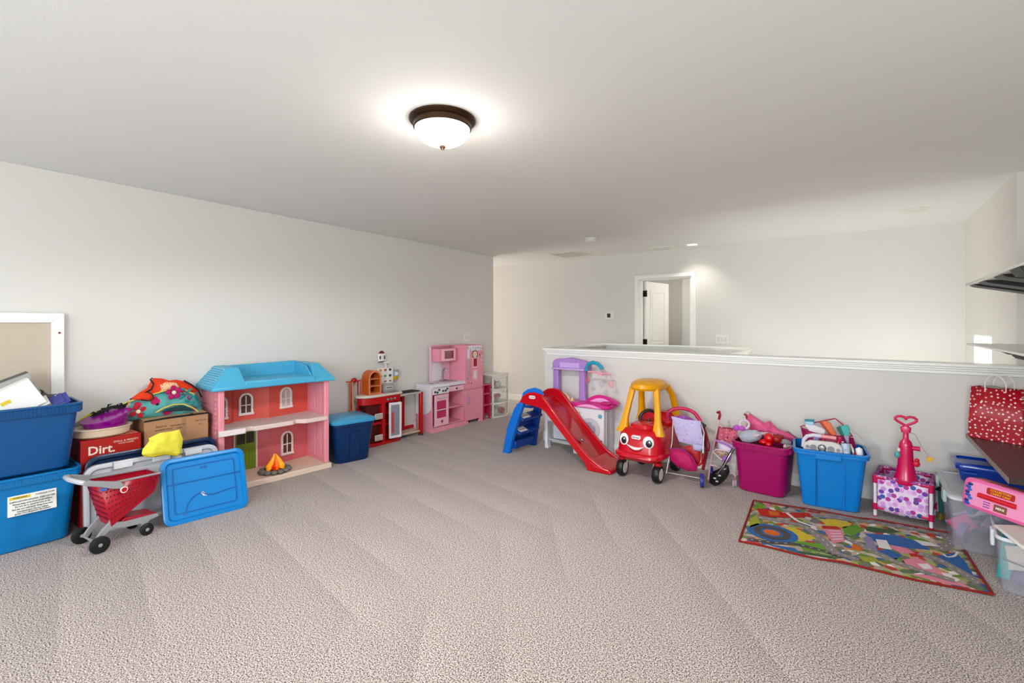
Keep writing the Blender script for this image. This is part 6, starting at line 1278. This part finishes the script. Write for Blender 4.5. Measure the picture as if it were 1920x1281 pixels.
# buildings and the red car print
patch([(-0.200, 3.725, 0.000), (-0.100, 3.780, 0.000), (-0.078, 3.590, 0.000), (-0.136, 3.512, 0.000)], PK_, .0052, 'printed_building'); patch([(-0.212, 3.777, 0.000), (-0.124, 3.822, 0.000), (-0.100, 3.780, 0.000), (-0.200, 3.725, 0.000)], RD, .0052, 'printed_roof')
for k in range(4): road([Vector((-0.167, 3.710, 0.000)).lerp(Vector((-0.137, 3.546, 0.000)), k / 3.6), Vector((-0.105, 3.747, 0.000)).lerp(Vector((-0.084, 3.604, 0.000)), k / 3.6)], .010, WT, .0058, 'printed_window_row')
patch([(0.013, 3.731, 0.000), (0.057, 3.764, 0.000), (0.084, 3.560, 0.000), (0.033, 3.571, 0.000)], PU, .0052, 'printed_building'); patch([(0.078, 3.744, 0.000), (0.132, 3.766, 0.000), (0.152, 3.627, 0.000), (0.091, 3.614, 0.000)], WT, .0052, 'printed_building')
patch([(-0.616, 3.833, 0.000), (-0.545, 3.874, 0.000), (-0.442, 3.868, 0.000), (-0.300, 3.974, 0.000), (-0.277, 3.923, 0.000), (-0.370, 3.808, 0.000), (-0.523, 3.715, 0.000), (-0.581, 3.740, 0.000)], RD, .0054, 'printed_car'); patch([(-0.541, 3.841, 0.000), (-0.474, 3.855, 0.000), (-0.459, 3.786, 0.000), (-0.515, 3.755, 0.000)], OR_, .006, 'printed_car')
road([(-0.427, 3.879, 0.000), (-0.349, 3.758, 0.000), (-0.238, 3.716, 0.000)], .022, WT, .0056, 'printed_ramp'); patch([(-0.601, 4.010, 0.000), (-0.557, 4.004, 0.000), (-0.531, 3.922, 0.000), (-0.556, 3.903, 0.000)], PK_, .005, 'printed_car')
road([(0.392, 3.743, 0.000), (0.407, 3.707, 0.000), (0.444, 3.750, 0.000), (0.468, 3.831, 0.000)], .012, WT, .005, 'printed_arch')
patch([(0.268, 3.886, 0.000), (0.352, 3.896, 0.000), (0.395, 3.859, 0.000), (0.307, 3.811, 0.000)], WT, .0048, 'printed_ramp')

# ================================================================ bins, case, desk and shelves at the right
cb = mat('clear_bin', 'DCDEEA', .15, alpha=.2); cw = mat('clear_white', 'E8ECF0', .3, alpha=.6)
def clearbin(name, label, x0, y0, W, D, H, rot, lidm=None, lid_=True):
    t = T(name, label, 'storage bin', (x0, y0, 0), rot)
    def rg(k, z, o=0): return [(x, y, z) for x, y in rrect(W * k - 2 * o, D * k - 2 * o, .04, 5, W / 2, D / 2)]
    m = MB(); m.loft([rg(.90, 0), rg(.91, .006), rg(.97, H - .02), rg(.97, H), rg(.97, H, .003), rg(.91, .01, .003)]); t.p('body', m, cb)
    m = MB(); m.frame([(x, y) for x, y in rrect(W, D, .045, 5, W / 2, D / 2)], [(x, y) for x, y in rrect(W * .95, D * .95, .035, 5, W / 2, D / 2)], H - .018, H, 'XY'); t.p('rim', m, P('bin_rim_white', 'E4E6EC', .35), bev=.003)
    if lid_: m = MB(); m.loft([rg(1.01, H), rg(1.01, H + .012), rg(.93, H + .014), rg(.92, H + .008)]); t.p('lid', m, cw)
    return t
t = clearbin('clear_bin', 'clear lidded plastic bin behind the pink case, next to the playpen', .43, 3.86, .55, .60, .325, 0)
for y in (.13, .47): m = MB(); m.box(-.016, .004, y - .04, y + .04, .26, .335); t.p('latch', m, P('latch_grey_green', 'AEC4BE', .4), bev=.006)
rn = random.Random(4)
def fill(where, grp, x0, x1, y0, y1, z0, z1, n, cols, seed, cat='toy'):
    rn = random.Random(seed)
    for i in range(n):
        x, y, z = rn.uniform(x0, x1), rn.uniform(y0, y1), rn.uniform(z0, z1); k = i % 3; m = MB(); s_ = rn.uniform(.03, .05) * (1.15 if z1 > .2 else 1)
        if k == 0: m.cbox((0, 0, 0), (s_ * 2.2, s_ * .8, s_ * 1.8), (rn.uniform(-40, 40), rn.uniform(-40, 40), rn.uniform(0, 90)))
        elif k == 1: m.ell((0, 0, 0), (s_, s_ * .8, s_ * .8), 10, 7)
        else: m.tube([(-s_ * 1.5, 0, -s_ * .5), (0, .004, s_ * .3), (s_ * 1.5, 0, s_ * .8)], s_ * .32, 8)
        cn, cx = cols[i % len(cols)]
        o = single('small_toy', m, P('fill_' + cx, cx, .5), 'small %s %s %s' % (cn, ('block', 'ball', 'stick')[k], where), cat, (x, y, z), group=grp, wld=False)
        if k == 0: md = o.modifiers.new('b', 'BEVEL'); md.width = .004
fill('packed inside the clear lidded bin', 'toys in the clear lidded bin', .50, .90, 3.95, 4.38, .05, .25, 21, [('pink', 'D8609A'), ('blue', '5A74B0'), ('lilac', 'C9A8D0'), ('white', 'E8E2EA'), ('purple', '7A5A90'), ('crimson', 'B0305A'), ('sky blue', '8AB0C8')], 31)
t = T('teal_toy_stick', 'tall teal and yellow toy stick between the playpen and the clear lidded bin', 'toy', (.425, 4.40, 0))
m = MB(); m.tube([(0.452, 4.420, 0.212), (0.455, 4.420, 0.111), (0.458, 4.420, 0.048)], .015, 8); t.p('shaft', m, P('stick_teal', '4A8A90', .5), wld=True)
m = MB(); m.tube([(0.458, 4.420, 0.048), (.452, 4.42, .003)], .018, 8); t.p('tip', m, P('stick_mustard', 'A8963A', .5), wld=True)
m = MB(); m.lathe([(0, 0), (.03, 0), (.012, .02), (0, .025)], (0.449, 4.420, 0.207), 8); t.p('cap', m, P('stick_dark', '1E3A3A', .5), wld=True)
# blue bin with lid
t = T('deep_blue_bin', 'deep blue lidded bin sitting on the clear bin under the desk', 'storage bin', (.505, 4.215, .342), -1)
db = P('bin_deep_blue', '1548A8', .2, coat=.3)
def rb(w_, d_, z): return [(x, y, z) for x, y in rrect(w_, d_, .035, 5, .25, .13)]
m = MB(); m.loft([rb(.44, .22, 0), rb(.45, .23, .01), rb(.475, .25, .085)]); t.p('body', m, db)
m = MB(); m.loft([rb(.50, .27, .078), rb(.505, .275, .10), rb(.49, .26, .115), rb(.46, .23, .118), rb(.45, .22, .108)]); t.p('lid', m, db)
m = MB(); m.box(.13, .36, -.006, .02, .086, .105); t.p('handle_recess', m, P('dark_blue', '0A1C48', .3), bev=.004)
m = MB(); m.box(.03, .10, -.0075, .0, .055, .066); t.p('embossed_mark', m, P('bin_blue_light', '3A68C0', .3))
# front clear bin
t = clearbin('clear_bin', 'clear open bin with craft things in front, in the right corner of the picture', .555, 3.40, .50, .42, .285, -6, lid_=False)
m = MB(); m.box(-.012, .004, .10, .17, .20, .285); t.p('latch', m, P('latch_white', 'E6EAEE', .35), bev=.006)
m = MB(); m.box(.14, .24, .006, .022, .025, .055); t.p('size_label', m, P('label_blue', '8AB8E0', .4))
tt = t
t.text('STERILITE', .016, white, at(.19, .004, .04) @ FACE)
fill('in the bottom of the clear open bin', 'craft pieces in the clear open bin', .64, .96, 3.47, 3.70, .04, .10, 18, [('rose', 'A86A90'), ('plum', '6A5A80'), ('steel blue', '6A84A0'), ('pinkish grey', 'C0B0B8'), ('wine red', '8A5068'), ('pale grey', 'D8D0D4'), ('dark teal', '2A6A70')], 17)
single('paper_stack', MB().cbox((.70, 3.50, .17), (.18, .012, .13), (8, -8, 6)), mat('paper_cream', 'E6DAC8', .6), 'sheets of cream paper standing inside the clear open bin', 'paper', (.70, 3.50, .17), bev=.002)
single('teal_board', MB().cbox((.615, 3.53, .13), (.05, .02, .20), (0, 6, 0)), P('board_teal', '3AB8B8', .4), 'upright teal board at the left inside the clear open bin', 'toy', (.615, 3.53, .13), bev=.004)
single('teal_board', MB().cbox((.78, 3.70, .22), (.30, .012, .07), (0, 0, -6)), P('board_teal_dark', '3A9AA8', .4), 'wide teal board lying along the back of the clear open bin', 'toy', (.78, 3.70, .22), bev=.004)
m = MB(); m.tube([(0.592, 3.440, 0.165), (0.626, 3.440, 0.154), (0.667, 3.440, 0.145)], .004, 6); m.tube([(0.592, 3.440, 0.165), (0.588, 3.440, 0.167)], .006, 6)
single('dark_rod', m, P('rod_dark', '4A4A50', .4), 'thin dark rod lying across the papers in the clear open bin', 'rod', (0.626, 3.440, 0.154))
# loose white lid
t = T('white_lid_tray', 'white flat tray resting askew on the clear open bin', 'tray', (.80, 3.42, .29))
L4 = [Vector((0.566, 3.506, 0.300)), Vector((0.725, 3.610, 0.300)), Vector((0.658, 3.194, 0.300)), Vector((0.616, 3.239, 0.300))]
m = MB(); m.loft([[p + Vector((0, 0, z)) for p in L4] for z in (0, .014)]); t.p('plate', m, P('tray_white', 'F0EEEA', .4), wld=True, bev=.005)
cc = sum(L4, Vector()) / 4
m = MB(); m.loft([[p.lerp(cc, .16) + Vector((0, 0, z)) for p in L4] for z in (.0135, .0155)]); t.p('inset', m, P('tray_cream', 'E4E0D4', .5), wld=True)
# pink carry case
A, B = Vector((.462, 3.690, 0)), Vector((.735, 3.480, 0)); ud_ = (B - A); ang_ = math.degrees(math.atan2(ud_.y, ud_.x)); Wc = ud_.length + .02
t = T('pink_carry_case', 'pink carry case with a red handle bar standing on the clear bins', 'toy case', (A.x, A.y, .336), ang_)
pc = P('case_pink', 'F078B0', .25, coat=.3); pc2 = P('case_face', 'F49CC6', .35)
t.o.rotation_euler = (R(-8), R(3), R(ang_))
Hc = .166
def cs(w_, h_, y): return [(x, y, z) for x, z in rrect(w_, h_, .03, 5, Wc / 2, Hc / 2 + .004)]
m = MB(); m.loft([cs(Wc - .02, Hc - .02, 0), cs(Wc, Hc, .006), cs(Wc, Hc, .11), cs(Wc - .02, Hc - .02, .116)]); t.p('shell', m, pc)
m = MB(); m.loft([cs(Wc - .045, Hc - .035, -.0015), cs(Wc - .045, Hc - .035, .001)]); face = t.p('front_panel', m, pc2)
m = MB(); m.tube([(.075, -.006, .088), (.235, -.006, .088)], .0135, 10); t.p('handle_bar', m, P('case_red', 'E22A3E', .3))
m = MB(); m.loft([[(x, -.0025, z) for x, z in rrect(.12, .036, .008, 3, .165, .126)], [(x, -.0012, z) for x, z in rrect(.12, .036, .008, 3, .165, .126)]]); t.p('title_plate', m, P('plate_red', 'C0322A', .4))
t.text('COLLECTORS', .0145, P('title_yellow', 'F2C83A', .4), at(.165, -.003, .134) @ FACE, bold=True); t.text('CARRY CASE', .0145, P('title_yellow', 'F2C83A', .4), at(.165, -.003, .118) @ FACE, bold=True)
m = MB(); m.box(.145, .20, -.003, -.001, .028, .066); t.p('small_label', m, P('label_brown', '8A5A40', .5))
t.text('MINI', .018, white, at(.172, -.0035, .047) @ FACE, bold=True)
for k in range(3): m = MB(); m.box(.098, .128, -.0025, -.001, .032 + k * .013, .037 + k * .013); t.p('text_line', m, P('line_violet', '8A4AA0', .5))
rn = random.Random(8)
for i in range(16):
    s_ = i % 2; x = (.034 if s_ == 0 else Wc - .036) + rn.uniform(-.012, .012); z = .025 + (i // 2) * .0155
    m = MB(); m.ell((x, -.002, z), (.011 + rn.random() * .004, .0015, .009), 8, 4); t.p('coloured_print', m, P('pr_' + ('2A5AB8', 'D8483A', '1E3A78', 'E09A5A', '3A78C8', '8A4A28')[i % 6], ('2A5AB8', 'D8483A', '1E3A78', 'E09A5A', '3A78C8', '8A4A28')[i % 6], .4))
m = MB(); m.loft([[(x, y, Hc + .002) for x, y in rrect(Wc - .07, .08, .02, 3, Wc / 2, .06)], [(x, y, Hc + .0055) for x, y in rrect(Wc - .07, .08, .02, 3, Wc / 2, .06)]]); t.p('top_window', m, patmat('top_print', 'C06A70', ['A83A40', 'E0B090', '8A2A38', 'D88AA0'], 40, .45))

# ---------------------------------------------------------------- desk, shelves, polka-dot bag
dkw = mat('espresso_wood', '35221F', .35, vary=.12, scale=14)
t = T('wall_desk', 'dark brown wall mounted desk top holding the red polka dot bag', 'desk', (.60, 3.38, .57))
m = MB(); m.box(0, .50, 0, 1.19, 0, .030); t.p('top', m, dkw, bev=.002)
m = MB(); m.box(-.002, .0, 0, 1.19, .0, .030); t.p('edge_band', m, mat('edge_greyish', '8A7F7A', .4))
for y in (.25, .95): m = MB(); m.prism([(.49, 0), (.25, 0), (.49, -.09)], y, y + .025); t.p('bracket', m, P('bracket_black', '0C0C0E', .5))
bk = P('bracket_black', '0C0C0E', .5); shg = mat('shelf_pale', 'D6D3CC', .25)
t = T('wall_shelf', 'upper pale wall shelf carried by four black brackets', 'shelf', (.555, 2.75, 1.63))
m = MB(); m.box(0, .545, 0, 1.50, 0, .012); t.p('board', m, shg, bev=.002)
for y, w_, dx, th in ((1.37, .16, .020, .012), (1.06, .17, .020, .014), (.62, .20, .018, .014), (.20, .18, .0, .034)):
    m = MB(); m.prism([(dx, 0), (.545, 0), (.545, -.13), (dx + .02, -th)], y, y + w_); t.p('bracket', m, bk, bev=.003)
t = T('wall_shelf', 'lower pale wall shelf with black bracket above the half wall cap', 'shelf', (.575, 2.75, 1.235))
m = MB(); m.box(0, .525, 0, 1.62, 0, .012); t.p('board', m, shg, bev=.002)
for y, w_, dx, th in ((.10, .38, .0, .022), (.62, .03, .0, .010), (1.35, .03, .10, .008)):
    m = MB(); m.prism([(dx, 0), (.525, 0), (.525, -.12), (dx + .02, -th)], y, y + w_); t.p('bracket', m, bk, bev=.002)

A, B = Vector((0.594, 4.449, 0.602)), Vector((0.827, 4.310, 0.602)); d_ = B - A; ang_ = math.degrees(math.atan2(d_.y, d_.x)); Wb = d_.length
t = T('polka_dot_bag', 'red paper gift bag with white dots and twisted white handles on the desk', 'gift bag', tuple(A), ang_)
bagm = patmat('polka_paper', 'B8142E', ['F4B8C4', 'F6E6EA', 'F2C4CE'], 36, .20, .4, plane='XZ')
Hb, Db = .345, .13
def rgb(z, k, dp, ox=0): return [(ox, dp, z), (Wb - ox, dp, z), (Wb - ox, Db - dp, z), (ox, Db - dp, z)]
m = MB(); m.loft([rgb(.0, 1, 0), rgb(.12, 1, .002, .002), rgb(Hb, 1, .012, .012)], True, False); t.p('body', m, bagm, sol=.0016)
for y in (.012, Db - .012):
    c0, r_ = Wb / 2, .052
    m = MB(); m.tube([(c0 - r_, y, Hb - .02), (c0 - r_, y, Hb + .035), (c0 - r_ * .7, y, Hb + .068), (c0 - .015, y, Hb + .085), (c0 + .015, y, Hb + .085), (c0 + r_ * .7, y, Hb + .068), (c0 + r_, y, Hb + .035), (c0 + r_, y, Hb - .02)], .0032, 8); t.p('handle', m, mat('paper_cord', 'F2EEE6', .6))
m = MB(); m.tube([(0.012, .012, Hb), (Wb - .012, .012, Hb)], .0014, 5); t.p('top_fold', m, P('fold_red', '8A1024'))
t = T('tissue_bundle', 'grey green tissue poking out of the polka dot bag', 'tissue paper', tuple(A + d_ * .5 + Vector((0, .06, .33))), ang_)
m = MB(); m.puff([(-.07, -.02), (-.075, .0), (-.05, .022), (0, .03), (.05, .022), (.075, -.0), (.07, -.03)], 0, .03, 'XZ', 5, .008, 3); t.p('tissue', m, mat('tissue_green', '8A9C90', .6, vary=.3, scale=30))
m = MB(); m.puff([(.03, -.02), (.03, .012), (.06, .018), (.08, -.005), (.07, -.03)], -.02, .012, 'XZ', 3, .004); t.p('green_ribbon', m, P('ribbon_green', '5A9A48', .5))
